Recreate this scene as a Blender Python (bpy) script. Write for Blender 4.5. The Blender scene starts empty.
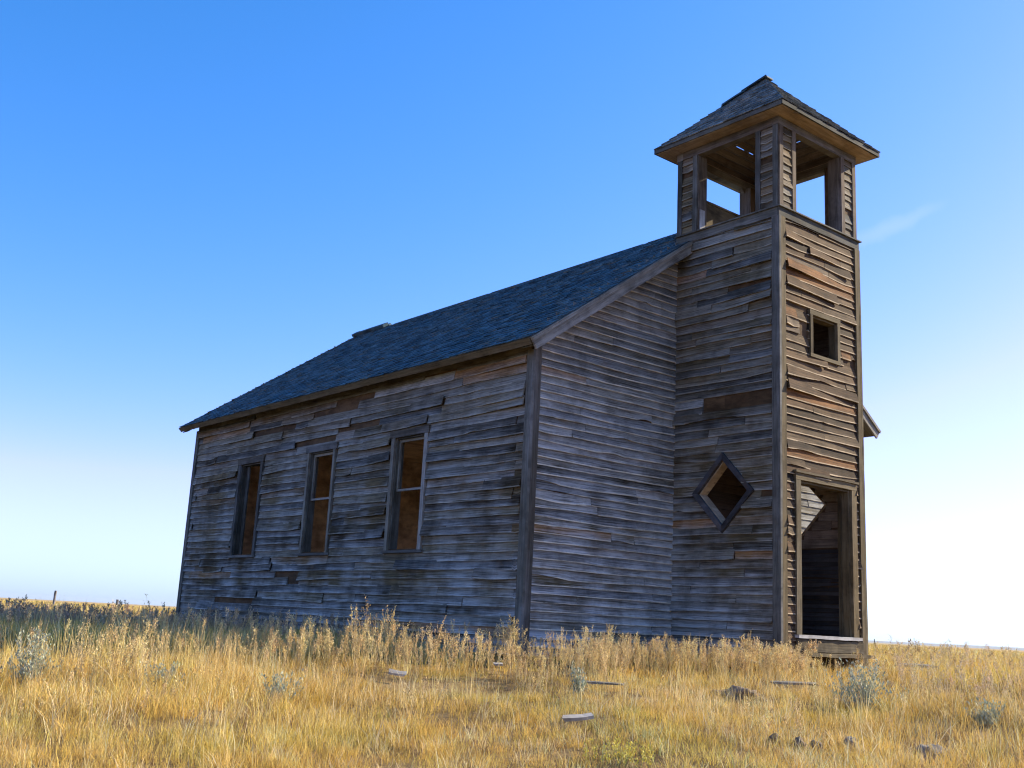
import bpy, math, random
import numpy as np
from mathutils import Matrix, Vector

random.seed(11)
rng = np.random.default_rng(7)
scene = bpy.context.scene
COL = scene.collection

# ------------------------------------------------------------------ dimensions (metres)
TW, TD = 1.97, 1.93            # tower footprint
A = 2.88                       # nave wall left/right of the tower
L = 10.95                      # nave length
HE, OV, OVF, K = 3.734, 0.332, 0.29, 0.7027   # eave height, overhangs, roof pitch
HL = 6.08                      # ledge under the belfry
HB, O2, HA = 7.59, 0.285, 8.85  # belfry eave, overhang, apex
XL, XR = -A, TW + A
YF, YB = TD, TD + L
HR = HE + K * (A + OV + TW / 2)   # ridge
CAM = Vector((-12.0724, -8.8666, -0.0112))
YAW, PITCH, ROLL, FPX = 0.6855, 0.22, 0.0517, 1066.5
ZB = -0.42                     # foot of the walls


# ------------------------------------------------------------------ mesh builder
class MB:
    """Collects shapes into one mesh with uv, per-board random and tone attributes."""
    def __init__(self):
        self.v, self.f, self.uv, self.br, self.tone = [], [], [], [], []

    def add(self, verts, faces, uvs, br, tone=0.0):
        o = len(self.v)
        self.v.extend(verts)
        self.f.extend([tuple(i + o for i in f) for f in faces])
        self.uv.extend(uvs)
        self.br.extend([br] * len(verts))
        self.tone.extend([tone] * len(verts))

    def build(self, name, mat, parent=None):
        me = bpy.data.meshes.new(name)
        me.from_pydata([tuple(p) for p in self.v], [], self.f)
        uvl = me.uv_layers.new(name='UVMap')
        li = np.empty(len(me.loops), dtype=np.int32)
        me.loops.foreach_get('vertex_index', li)
        uvl.data.foreach_set('uv', np.array(self.uv, dtype=np.float32)[li].ravel())
        for nm, dat in (('br', self.br), ('tone', self.tone)):
            at = me.attributes.new(nm, 'FLOAT', 'POINT')
            at.data.foreach_set('value', np.array(dat, dtype=np.float32))
        me.update()
        o = bpy.data.objects.new(name, me)
        COL.objects.link(o)
        me.materials.append(mat)
        if parent is not None:
            o.parent = parent
        return o


def lerp(a, b, t):
    return a + (b - a) * t


def beam(mb, P, U, V, N, lu, lv, ln, tone=0.0, br=None, seg=1, wob=0.0, taper=0.0):
    """box from corner P along U (length), V (height), N (depth) ; uv runs along U. Slightly uneven when wob>0."""
    U, V, N, P = Vector(U), Vector(V), Vector(N), Vector(P)
    br = random.random() if br is None else br
    off = random.uniform(0, 40)
    vs, uv, fs = [], [], []
    for i in range(seg + 1):
        u = lu * i / seg
        w = [random.uniform(-wob, wob) for _ in range(3)]
        for (a, b) in ((0, 0), (1, 0), (1, 1), (0, 1)):
            vs.append(P + U * u + V * (b * lv + w[0]) + N * (a * ln + (w[1] if a else 0)))
            uv.append((u + off, b * 0.98 + 0.01))
    for i in range(seg):
        k = 4 * i
        for q in range(4):
            fs.append((k + q, k + (q + 1) % 4, k + 4 + (q + 1) % 4, k + 4 + q))
    fs.append((3, 2, 1, 0))
    k = 4 * seg
    fs.append((k, k + 1, k + 2, k + 3))
    mb.add(vs, fs, uv, br, tone)


def prism(mb, poly, frame, n0, n1, tone=0.0, uvscale=1.0):
    """polygon (u,v) in the frame's plane, extruded between n0 and n1."""
    O, U, V, N = frame
    k = len(poly)
    vs = [O + U * u + V * v + N * n0 for u, v in poly] + [O + U * u + V * v + N * n1 for u, v in poly]
    uv = [(u, v) for u, v in poly] * 2
    fs = [tuple(range(k))[::-1], tuple(range(k, 2 * k))]
    for i in range(k):
        j = (i + 1) % k
        fs.append((i, j, k + j, k + i))
    mb.add(vs, fs, uv, random.random(), tone)


def slab_holes(mb, rect, holes, frame, n0, n1):
    """rectangle with rectangular holes, as butted prisms."""
    u0, v0, u1, v1 = rect
    us = sorted({u0, u1, *[h[0] for h in holes], *[h[2] for h in holes]})
    for a, b in zip(us, us[1:]):
        hs = sorted([h for h in holes if h[0] <= a + 1e-6 and h[2] >= b - 1e-6], key=lambda h: h[1])
        z = v0
        for h in hs:
            if h[1] > z:
                prism(mb, [(a, z), (b, z), (b, h[1]), (a, h[1])], frame, n0, n1)
            z = h[3]
        if z < v1:
            prism(mb, [(a, z), (b, z), (b, v1), (a, v1)], frame, n0, n1)


def clap_board(mb, frame, u0, u1, v0, h, tb=0.027, tt=0.004, tone=0.0, br=None, curl0=0.0, curl1=0.0,
               droop0=0.0, droop1=0.0, wob=1.0, ends=0.012):
    """one weathered lap board: thick at its lower edge, warped, ends may have sprung from the wall."""
    O, U, V, N = frame
    ln = u1 - u0
    if ln < 0.03:
        return
    br = random.random() if br is None else br
    n = max(2, int(ln / 0.11))
    off = random.uniform(0, 60)
    ph = [random.uniform(0, 6.28) for _ in range(6)]
    vs, uv, fs = [], [], []
    rc = min(ln * 0.9, 1.6)
    chips = [0.0] * (n + 1)
    sag = random.uniform(0.006, 0.026) if (wob >= 1.0 and random.random() < 0.22) else 0.0
    if random.random() < 0.12:                      # a split-off bite in the lower edge
        c, w, d = random.uniform(0, n), random.uniform(0.6, 5), random.uniform(0.008, 0.035)
        for i in range(n + 1):
            chips[i] = d * max(0.0, 1 - abs(i - c) / w) ** 0.5
    for i in range(n + 1):
        s = ln * i / n
        u = u0 + s
        dn = wob * (0.0032 * math.sin(1.9 * u + ph[0]) + 0.0026 * math.sin(5.3 * u + ph[1]) + random.uniform(-0.0012, 0.0012))
        dz = wob * (0.0034 * math.sin(1.3 * u + ph[2]) + 0.0022 * math.sin(4.1 * u + ph[3]) + random.uniform(-0.0015, 0.0015))
        dtop = wob * 0.0015 * math.sin(2.2 * u + ph[4])
        c0 = max(0.0, 1 - s / rc) ** 1.3
        c1 = max(0.0, 1 - (ln - s) / rc) ** 1.3
        cb = curl0 * c0 + curl1 * c1
        dr = droop0 * c0 + droop1 * c1
        e = random.uniform(-ends, ends) if i in (0, n) else 0.0
        dz -= sag * math.sin(math.pi * s / ln)
        b0 = 0.0 + dz - dr + chips[i]
        t0 = h + dtop - dr - sag * 0.8 * math.sin(math.pi * s / ln)
        for (nn, vv, ee) in ((cb, b0, e), (tb + dn + cb, b0 - 0.001, e), (tt + dn * 0.5 + cb * 0.75, t0, -e), (-0.001 + cb * 0.75, t0, -e)):
            vs.append(O + U * (u + ee) + V * (v0 + vv) + N * nn)
            uv.append((u + off, min(1.0, max(0.0, vv / h))))
    for i in range(n):
        k = 4 * i
        for q in range(4):
            fs.append((k + q, k + (q + 1) % 4, k + 4 + (q + 1) % 4, k + 4 + q))
    fs.append((3, 2, 1, 0))
    k = 4 * n
    fs.append((k, k + 1, k + 2, k + 3))
    mb.add(vs, fs, uv, br, tone)


def siding(mb, frame, v0, v1, e, spans, tone=0.0, loose=0.06, missing=0.01, specials=(), tmix=0.25, blen=(1.6, 4.6), wob=1.0, lap=0.022):
    """rows of lap boards; spans(vmid) gives the free intervals of the row."""
    r = 0
    v = v0
    while v < v1 - 0.02:
        h = min(e, v1 - v)
        vm = v + h * 0.5
        for (a, b) in spans(vm):
            cuts = [a]
            x = a + random.uniform(0.3, blen[1])
            while x < b - 0.35:
                cuts.append(x)
                x += random.uniform(*blen)
            cuts.append(b)
            row_sp = [s for s in specials if s[0] == r or (isinstance(s[0], float) and v <= s[0] < v + e)]
            for s in row_sp:
                cuts = [c for c in cuts if not (s[1] - 0.25 < c < s[2] + 0.25) or c in (a, b)]
                for c in (s[1], s[2]):
                    if a < c < b:
                        cuts.append(c)
            cuts = sorted(set(cuts))
            for p, q in zip(cuts, cuts[1:]):
                m = (p + q) / 2
                kind = None
                for s in row_sp:
                    if s[1] - 1e-3 <= m <= s[2] + 1e-3:
                        kind = s[3]
                if kind == 'gone' or (kind is None and random.random() < missing and q - p < 2.5):
                    continue
                br = random.random()
                tn = tone + random.uniform(-tmix, tmix)
                c0 = c1 = d0 = d1 = 0.0
                if random.random() < loose:
                    if random.random() < 0.5:
                        c0, d0 = random.uniform(0.012, 0.05), random.uniform(-0.004, 0.016)
                    else:
                        c1, d1 = random.uniform(0.012, 0.05), random.uniform(-0.004, 0.016)
                elif wob >= 1.2 and random.random() < 0.16:
                    c0, c1 = random.uniform(0.015, 0.045), random.uniform(0.015, 0.045)
                if kind == 'orange':
                    br, tn = 0.992, 0.45
                elif kind == 'pale':
                    br, tn = 0.60, -1.0
                elif kind == 'spring0':
                    c0, d0 = 0.06, -0.012
                elif kind == 'spring1':
                    c1, d1 = 0.06, -0.012
                elif kind == 'sag0':
                    c0, d0 = 0.035, 0.032
                elif kind == 'sag1':
                    c1, d1 = 0.035, 0.032
                clap_board(mb, frame, p + 0.003, q - 0.003, v, h + lap, tone=tn, br=br, curl0=c0, curl1=c1, droop0=d0, droop1=d1, wob=wob)
        v += e
        r += 1


def minus(iv, holes):
    out = [iv]
    for (a, b) in holes:
        nxt = []
        for (p, q) in out:
            if b <= p or a >= q:
                nxt.append((p, q))
            else:
                if a > p:
                    nxt.append((p, a))
                if b < q:
                    nxt.append((b, q))
        out = nxt
    return out


# ------------------------------------------------------------------ materials
def new_mat(name):
    m = bpy.data.materials.new(name)
    m.use_nodes = True
    nt = m.node_tree
    nt.nodes.clear()
    return m, nt, nt.nodes, nt.links


class NT:
    def __init__(self, nt):
        self.nt, self.n, self.l = nt, nt.nodes, nt.links

    def node(self, t, **kw):
        x = self.n.new(t)
        for k, v in kw.items():
            setattr(x, k, v)
        return x

    def link(self, a, b):
        self.l.new(a, b)

    def val(self, sock, v):
        if hasattr(v, 'links') or isinstance(v, bpy.types.NodeSocket):
            self.link(v, sock)
        else:
            sock.default_value = v

    def math(self, op, a, b=0.0, clamp=False):
        x = self.node('ShaderNodeMath', operation=op, use_clamp=clamp)
        self.val(x.inputs[0], a)
        self.val(x.inputs[1], b)
        return x.outputs[0]

    def mix(self, f, a, b, blend='MIX'):
        x = self.node('ShaderNodeMix', data_type='RGBA', blend_type=blend)
        self.val(x.inputs[0], f)
        self.val(x.inputs[6], a if not isinstance(a, tuple) else (*a, 1))
        self.val(x.inputs[7], b if not isinstance(b, tuple) else (*b, 1))
        return x.outputs[2]

    def ramp(self, f, stops, interp='LINEAR'):
        x = self.node('ShaderNodeValToRGB')
        x.color_ramp.interpolation = interp
        el = x.color_ramp.elements
        while len(el) > 1:
            el.remove(el[-1])
        for i, (p, c) in enumerate(stops):
            e = el[0] if i == 0 else el.new(p)
            e.position = p
            e.color = (*c, 1) if len(c) == 3 else c
        self.val(x.inputs[0], f)
        return x.outputs[0]

    def noise(self, vec, scale, detail=4.0, rough=0.55):
        x = self.node('ShaderNodeTexNoise')
        x.inputs['Scale'].default_value = scale
        x.inputs['Detail'].default_value = detail
        x.inputs['Roughness'].default_value = rough
        self.link(vec, x.inputs['Vector'])
        return x.outputs[0]

    def attr(self, name):
        x = self.node('ShaderNodeAttribute', attribute_name=name)
        return x

    def comb(self, x, y, z):
        c = self.node('ShaderNodeCombineXYZ')
        self.val(c.inputs[0], x)
        self.val(c.inputs[1], y)
        self.val(c.inputs[2], z)
        return c.outputs[0]


def wood_mat(name, stops, streak=0.5, bleach=0.5, bleach_col=(0.42, 0.405, 0.39), warm=(0.30, 0.165, 0.075), rough=0.82, vfreq=9.0, bump=0.2, edge_light=0.0, edge_col=(0.34, 0.30, 0.25), zone=False, cover=(0.47, 0.66), zfloor=0.3):
    m, nt, n, l = new_mat(name)
    T = NT(nt)
    uv = T.node('ShaderNodeUVMap', uv_map='UVMap').outputs[0]
    sep = T.node('ShaderNodeSeparateXYZ')
    T.link(uv, sep.inputs[0])
    u, v = sep.outputs[0], sep.outputs[1]
    br = T.attr('br').outputs['Fac']
    tone = T.attr('tone').outputs['Fac']
    pos = T.node('ShaderNodeNewGeometry').outputs['Position']
    # grain: long streaks along the board
    gv = T.comb(T.math('MULTIPLY', u, 1.6), T.math('MULTIPLY', v, vfreq), T.math('MULTIPLY', br, 37.0))
    g1 = T.noise(gv, 1.0, 6.0, 0.65)
    gv2 = T.comb(T.math('MULTIPLY', u, 5.0), T.math('MULTIPLY', v, vfreq * 3.2), T.math('MULTIPLY', br, 91.0))
    g2 = T.noise(gv2, 1.0, 4.0, 0.6)
    base = T.ramp(T.math('ADD', T.math('MULTIPLY', br, 0.999), 0.0), stops)
    base = T.mix(T.math('MULTIPLY', tone, 0.8, True), base, warm)
    pale_t = T.math('MULTIPLY', T.math('MULTIPLY', tone, -1.0), 0.7, True)
    base = T.mix(pale_t, base, bleach_col)
    # bleached lower half of every board, in large uneven patches
    va = T.node('ShaderNodeVectorMath', operation='ADD')
    T.link(pos, va.inputs[0])
    T.link(T.comb(0.0, 0.0, T.math('MULTIPLY', br, 1.1)), va.inputs[1])
    pos_b = va.outputs[0]
    big = T.noise(pos_b, 0.85, 3.0, 0.6)
    patch = T.ramp(T.math('ADD', T.math('MULTIPLY', big, 0.75), T.math('MULTIPLY', g1, 0.35)), [(cover[0], (0, 0, 0)), (cover[1], (1, 1, 1))])
    band = T.ramp(T.math('ADD', v, T.math('MULTIPLY', T.math('SUBTRACT', g1, 0.5), 0.7)), [(0.1, (1, 1, 1)), (0.62, (0, 0, 0))])
    band = T.math('ADD', T.math('MULTIPLY', band, 0.65), 0.35)
    bf = T.math('MULTIPLY', T.math('MULTIPLY', patch, band), bleach)
    if zone:                                        # splash-worn, bare grey wood low on the walls
        zp = T.node('ShaderNodeSeparateXYZ')
        T.link(pos, zp.inputs[0])
        zr = T.ramp(T.math('DIVIDE', T.math('ADD', zp.outputs[2], T.math('MULTIPLY', big, 1.6)), 6.0), [(0.2, (1, 1, 1)), (0.75, (zfloor,) * 3)])
        bf = T.math('MULTIPLY', bf, zr)
    base = T.mix(bf, base, bleach_col)
    edge = T.math('MULTIPLY', T.math('LESS_THAN', v, 0.11), T.math('MULTIPLY', T.math('GREATER_THAN', g2, 0.36), edge_light))  # pale lower edge: ground bounce and highlights painted into the board colour
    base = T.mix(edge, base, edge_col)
    # dark grain and weather stains
    dk = T.ramp(T.math('ADD', T.math('MULTIPLY', g1, 0.6), T.math('MULTIPLY', g2, 0.4)), [(0.36, (1 - streak,) * 3), (0.52, (0.95,) * 3), (0.68, (1.3,) * 3)])
    base = T.mix(1.0, base, dk, 'MULTIPLY')
    st = T.noise(pos_b, 2.3, 5.0, 0.7)
    base = T.mix(1.0, base, T.ramp(st, [(0.35, (0.62, 0.6, 0.58)), (0.55, (1, 1, 1))]), 'MULTIPLY')
    # rusty nail bleed
    wv = T.comb(T.math('MULTIPLY', u, 3.3), T.math('MULTIPLY', v, 1.2), T.math('MULTIPLY', br, 53.0))
    rn = T.noise(wv, 1.0, 2.0, 0.5)
    base = T.mix(T.math('MULTIPLY', T.ramp(rn, [(0.62, (0, 0, 0)), (0.78, (1, 1, 1))]), 0.32), base, (0.17, 0.10, 0.042))
    bs = T.node('ShaderNodeBsdfPrincipled')
    T.link(base, bs.inputs['Base Color'])
    bs.inputs['Roughness'].default_value = rough
    bs.inputs['Specular IOR Level'].default_value = 0.12
    bp = T.node('ShaderNodeBump')
    bp.inputs['Strength'].default_value = bump
    bp.inputs['Distance'].default_value = 0.012
    T.link(T.math('ADD', T.math('MULTIPLY', g1, 0.6), T.math('MULTIPLY', g2, 0.4)), bp.inputs['Height'])
    T.link(bp.outputs[0], bs.inputs['Normal'])
    out = T.node('ShaderNodeOutputMaterial')
    T.link(bs.outputs[0], out.inputs[0])
    return m


M = {}
SIDING_TONES = [(0.0, (0.014, 0.011, 0.005)), (0.22, (0.045, 0.034, 0.016)), (0.48, (0.115, 0.088, 0.042)), (0.70, (0.17, 0.14, 0.082)), (0.8, (0.22, 0.2, 0.15)),
                (0.9, (0.095, 0.066, 0.03)), (0.98, (0.17, 0.105, 0.042)), (1.0, (0.38, 0.19, 0.07))]
M['siding'] = wood_mat('weathered_siding', SIDING_TONES, streak=0.82, bleach=1.0, bleach_col=(0.43, 0.45, 0.44), zone=True, cover=(0.455, 0.63), zfloor=0.4, warm=(0.25, 0.155, 0.062), edge_light=0.4, edge_col=(0.46, 0.41, 0.3))
M['siding_gable'] = wood_mat('paint_worn_siding', SIDING_TONES, streak=0.8, bleach=1.0, bleach_col=(0.62, 0.63, 0.61), zone=True, cover=(0.455, 0.60), zfloor=0.4, warm=(0.25, 0.155, 0.062), edge_light=0.95, edge_col=(0.74, 0.65, 0.48))  # edges painted brighter for light bounced off sunlit grass, besides the worn paint
M['siding_front'] = wood_mat('sun_browned_siding', [(0.0, (0.01, 0.007, 0.004)), (0.3, (0.03, 0.018, 0.009)), (0.55, (0.07, 0.042, 0.02)), (0.8, (0.125, 0.088, 0.05)), (0.93, (0.10, 0.055, 0.022)), (1.0, (0.26, 0.11, 0.03))],
                             streak=0.9, bleach=0.28, bleach_col=(0.22, 0.165, 0.11), warm=(0.17, 0.085, 0.034), edge_light=0.9, edge_col=(0.5, 0.39, 0.25))
M['trim'] = wood_mat('grey_trim_wood', [(0.0, (0.045, 0.044, 0.034)), (0.5, (0.08, 0.078, 0.062)), (1.0, (0.13, 0.127, 0.103))], streak=0.5, bleach=0.25, vfreq=5.0)
M['trim_dark'] = wood_mat('dark_trim_wood', [(0.0, (0.035, 0.034, 0.036)), (1.0, (0.075, 0.072, 0.072))], streak=0.5, bleach=0.3, vfreq=5.0, bleach_col=(0.2, 0.2, 0.22), warm=(0.32, 0.25, 0.17))
M['trim_warm'] = wood_mat('brown_trim_wood', [(0.0, (0.075, 0.056, 0.028)), (0.5, (0.115, 0.088, 0.044)), (1.0, (0.16, 0.125, 0.068))], streak=0.6, bleach=0.35, vfreq=5.0, bleach_col=(0.30, 0.255, 0.175), warm=(0.17, 0.115, 0.052))
M['trim_pale'] = wood_mat('paint_worn_trim', [(0.0, (0.34, 0.33, 0.30)), (1.0, (0.46, 0.45, 0.42))], streak=0.45, bleach=0.5, bleach_col=(0.6, 0.59, 0.56), vfreq=5.0)
M['sheathing'] = wood_mat('bare_sheathing', [(0.0, (0.085, 0.05, 0.024)), (1.0, (0.13, 0.078, 0.038))], streak=0.55, bleach=0.0, vfreq=6.0)
M['dark_plank'] = wood_mat('dark_inner_plank', [(0.0, (0.18, 0.13, 0.085)), (0.5, (0.27, 0.2, 0.135)), (1.0, (0.36, 0.28, 0.19))], streak=0.6, bleach=0.1, vfreq=7.0)
M['wainscot'] = wood_mat('dark_wainscot', [(0.0, (0.035, 0.028, 0.026)), (1.0, (0.06, 0.05, 0.045))], streak=0.5, bleach=0.0, vfreq=7.0)
M['lining'] = wood_mat('brown_inner_lining', [(0.0, (0.56, 0.42, 0.27)), (1.0, (0.64, 0.49, 0.33))], streak=0.45, bleach=0.0, vfreq=3.0)
M['floor'] = wood_mat('worn_floor_plank', [(0.0, (0.36, 0.27, 0.17)), (1.0, (0.45, 0.35, 0.23))], streak=0.4, bleach=0.2, vfreq=6.0)
M['shingle'] = wood_mat('skylit_blue_shingle', [(0.0, (0.008, 0.024, 0.036)), (0.35, (0.018, 0.07, 0.105)), (0.7, (0.04, 0.125, 0.18)), (0.92, (0.075, 0.185, 0.24)), (0.96, (0.10, 0.085, 0.055)), (1.0, (0.16, 0.15, 0.11))],
                        streak=0.75, bleach=0.45, bleach_col=(0.17, 0.19, 0.16), vfreq=4.0, rough=0.62)  # blue of the skylight put into the grey shingles' base colour
M['shingle_tower'] = wood_mat('brown_grey_shingle', [(0.0, (0.07, 0.085, 0.085)), (0.45, (0.13, 0.15, 0.145)), (0.8, (0.20, 0.21, 0.19)), (1.0, (0.30, 0.29, 0.25))],
                              streak=0.65, bleach=0.35, bleach_col=(0.36, 0.37, 0.34), vfreq=4.0, rough=0.75)
M['debris'] = wood_mat('bleached_debris_wood', [(0.0, (0.36, 0.33, 0.28)), (1.0, (0.48, 0.45, 0.4))], streak=0.6, bleach=0.4, bleach_col=(0.56, 0.54, 0.5), vfreq=4.0)
M['debris_grey'] = wood_mat('grey_debris_wood', [(0.0, (0.16, 0.147, 0.105)), (1.0, (0.28, 0.262, 0.205))], streak=0.5, bleach=0.3, vfreq=4.0)


def plant_mat(name, trans=0.3, rough=0.7):
    m, nt, n, l = new_mat(name)
    T = NT(nt)
    c = T.attr('Col').outputs['Color']
    d = T.node('ShaderNodeBsdfPrincipled')
    d.inputs['Roughness'].default_value = rough
    d.inputs['Specular IOR Level'].default_value = 0.25
    t = T.node('ShaderNodeBsdfTranslucent')
    T.link(c, d.inputs['Base Color'])
    T.link(c, t.inputs['Color'])
    mx = T.node('ShaderNodeMixShader')
    mx.inputs[0].default_value = trans
    T.link(d.outputs[0], mx.inputs[1])
    T.link(t.outputs[0], mx.inputs[2])
    o = T.node('ShaderNodeOutputMaterial')
    T.link(mx.outputs[0], o.inputs[0])
    return m


M['grass'] = plant_mat('dry_grass', 0.32)
M['weed'] = plant_mat('dry_weed', 0.22)
M['sage'] = plant_mat('sage_leaf', 0.2)


def ground_mat():
    m, nt, n, l = new_mat('prairie_soil')
    T = NT(nt)
    pos = T.node('ShaderNodeNewGeometry').outputs['Position']
    a = T.noise(pos, 1.3, 6.0, 0.6)
    b = T.noise(pos, 14.0, 5.0, 0.7)
    c = T.noise(pos, 0.03, 4.0, 0.55)
    near = T.ramp(T.math('ADD', T.math('MULTIPLY', a, 0.5), T.math('MULTIPLY', b, 0.5)), [(0.32, (0.10, 0.07, 0.04)), (0.5, (0.22, 0.15, 0.07)), (0.68, (0.36, 0.26, 0.12))])
    st = T.node('ShaderNodeMapping')
    st.inputs['Scale'].default_value = (0.004, 0.012, 0.01)
    st.inputs['Rotation'].default_value = (0, 0, 0.9)
    T.link(pos, st.inputs[0])
    fld = T.noise(st.outputs[0], 1.0, 3.0, 0.5)
    far = T.ramp(fld, [(0.36, (0.30, 0.24, 0.11)), (0.45, (0.52, 0.34, 0.13)), (0.53, (0.42, 0.31, 0.15)), (0.60, (0.22, 0.21, 0.09)), (0.66, (0.50, 0.36, 0.16))])
    dist = T.node('ShaderNodeVectorMath', operation='LENGTH')
    T.link(pos, dist.inputs[0])
    f = T.ramp(T.math('DIVIDE', dist.outputs['Value'], 400.0), [(0.12, (0, 0, 0)), (0.5, (1, 1, 1))])
    col = T.mix(f, near, far)
    col = T.mix(1.0, col, T.ramp(c, [(0.3, (0.8, 0.8, 0.78)), (0.7, (1.12, 1.1, 1.05))]), 'MULTIPLY')
    bs = T.node('ShaderNodeBsdfPrincipled')
    T.link(col, bs.inputs['Base Color'])
    bs.inputs['Roughness'].default_value = 0.95
    bs.inputs['Specular IOR Level'].default_value = 0.1
    bp = T.node('ShaderNodeBump')
    bp.inputs['Strength'].default_value = 0.8
    bp.inputs['Distance'].default_value = 0.06
    T.link(b, bp.inputs['Height'])
    T.link(bp.outputs[0], bs.inputs['Normal'])
    o = T.node('ShaderNodeOutputMaterial')
    T.link(bs.outputs[0], o.inputs[0])
    return m


def plain_noise_mat(name, c0, c1, scale, rough=0.95):
    m, nt, n, l = new_mat(name)
    T = NT(nt)
    pos = T.node('ShaderNodeNewGeometry').outputs['Position']
    a = T.noise(pos, scale, 6.0, 0.65)
    bs = T.node('ShaderNodeBsdfPrincipled')
    T.link(T.ramp(a, [(0.3, c0), (0.7, c1)]), bs.inputs['Base Color'])
    bs.inputs['Roughness'].default_value = rough
    bp = T.node('ShaderNodeBump')
    bp.inputs['Strength'].default_value = 0.7
    bp.inputs['Distance'].default_value = 0.02
    T.link(T.noise(pos, scale * 4, 5.0, 0.7), bp.inputs['Height'])
    T.link(bp.outputs[0], bs.inputs['Normal'])
    o = T.node('ShaderNodeOutputMaterial')
    T.link(bs.outputs[0], o.inputs[0])
    return m


M['ground'] = ground_mat()
M['clod'] = plain_noise_mat('dry_clod', (0.10, 0.075, 0.05), (0.27, 0.2, 0.13), 9.0)
M['rock'] = plain_noise_mat('lichen_rock', (0.12, 0.105, 0.085), (0.30, 0.27, 0.22), 14.0)
M['hill'] = plain_noise_mat('far_sagebrush', (0.10, 0.12, 0.10), (0.20, 0.20, 0.15), 0.004)
M['post'] = wood_mat('fence_post_wood', [(0.0, (0.12, 0.10, 0.085)), (1.0, (0.2, 0.175, 0.15))], streak=0.5, bleach=0.2)

# ------------------------------------------------------------------ church
church = bpy.data.objects.new('abandoned_church', None)
COL.objects.link(church)
church.empty_display_size = 0.5
church['label'] = 'weathered abandoned wooden church with square bell tower, broken siding and empty windows'
church['category'] = 'church'
X_, Y_, Z_ = Vector((1, 0, 0)), Vector((0, 1, 0)), Vector((0, 0, 1))


def part(mb, name, mat, parent=church, label=None):
    o = mb.build(name, M[mat] if isinstance(mat, str) else mat, parent)
    if label:
        o['label'] = label
    return o


E_ = 0.122
SH = 0.012                   # siding stands this far out of the sheathing
WIN_Z0, WIN_Z1 = 1.0, 2.74
WIN_Y = [(4.36, 5.18), (7.06, 7.88), (9.75, 10.60)]   # openings, distance along Y

F_left = (Vector((XL, 0, 0)), Y_, Z_, -X_)
F_right = (Vector((XR, 0, 0)), Y_, Z_, X_)
F_front = (Vector((0, YF, 0)), X_, Z_, -Y_)
F_rear = (Vector((0, YB, 0)), X_, Z_, Y_)
F_tl = (Vector((0, 0, 0)), Y_, Z_, -X_)
F_tr = (Vector((TW, 0, 0)), Y_, Z_, X_)
F_tf = (Vector((0, 0, 0)), X_, Z_, -Y_)
WT = HE + K * OV             # wall top under the roof (3.967)
FR0, FR1 = 3.655, 3.90       # frieze board


def roof_z(x):
    """height of the roof plane above x"""
    return HE + K * (x - (XL - OV)) if x < TW / 2 else HE + K * ((XR + OV) - x)


# --- long walls
left_special = [
    (3.54, 2.0, 3.72, 'orange'), (3.54, 3.72, 5.9, 'pale'), (3.62, 3.66, 4.5, 'gone'), (3.42, 2.0, 3.5, 'orange'),
    (3.17, 3.92, 6.6, 'spring0'), (3.05, 2.0, 4.0, 'spring0'), (2.93, 2.0, 4.3, 'spring0'), (2.95, 4.3, 5.6, 'spring0'), (2.95, 7.05, 8.46, 'gone'),
    (0.66, 7.25, 8.8, 'gone'), (0.54, 7.9, 8.3, 'gone'), (0.64, 10.6, 12.4, 'orange'), (0.56, 5.6, 7.9, 'sag1'), (0.30, 3.2, 5.6, 'sag1'),
    (3.42, 6.4, 7.9, 'gone'), (2.45, 5.25, 7.0, 'spring0'), (2.05, 5.25, 7.0, 'sag0'), (1.55, 5.25, 7.0, 'spring0'), (2.2, 7.95, 9.7, 'sag1'),
    (2.15, 10.65, 12.6, 'sag0'), (1.6, 10.65, 12.6, 'sag0'), (1.27, 2.2, 4.3, 'spring1'), (1.75, 2.2, 4.3, 'sag0'), (0.9, 9.0, 12.0, 'sag1'),
    (0.18, 9.5, 11.2, 'gone'), (3.3, 8.5, 10.2, 'gone'), (3.42, 10.4, 12.6, 'orange'), (3.05, 5.7, 7.0, 'gone'), (2.69, 2.2, 4.25, 'sag1'), (2.3, 2.2, 4.25, 'spring1'), (1.9, 2.2, 4.25, 'gone1'),
    (2.7, 5.3, 6.95, 'spring0'), (1.8, 5.3, 6.95, 'sag0'), (1.2, 5.3, 6.95, 'spring0'), (2.6, 8.0, 9.6, 'sag1'), (1.5, 8.0, 9.6, 'spring1'), (2.55, 10.75, 12.7, 'spring0'), (1.2, 10.75, 12.7, 'sag0'),
    (0.06, 2.1, 6.0, 'sag1'), (0.3, 7.0, 9.4, 'sag0'), (0.78, 8.9, 11.0, 'spring0'), (3.17, 6.6, 9.0, 'sag0'), (2.1, 2.2, 4.3, None), (0.78, 2.1, 4.9, 'spring1'), (0.42, 2.1, 3.8, None),
]


def side_spans(vm):
    holes = [(a - 0.1, b + 0.1) for a, b in WIN_Y] if WIN_Z0 - 0.06 < vm < WIN_Z1 + 0.06 else []
    return minus((YF + 0.098, YB - 0.095), holes)


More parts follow.
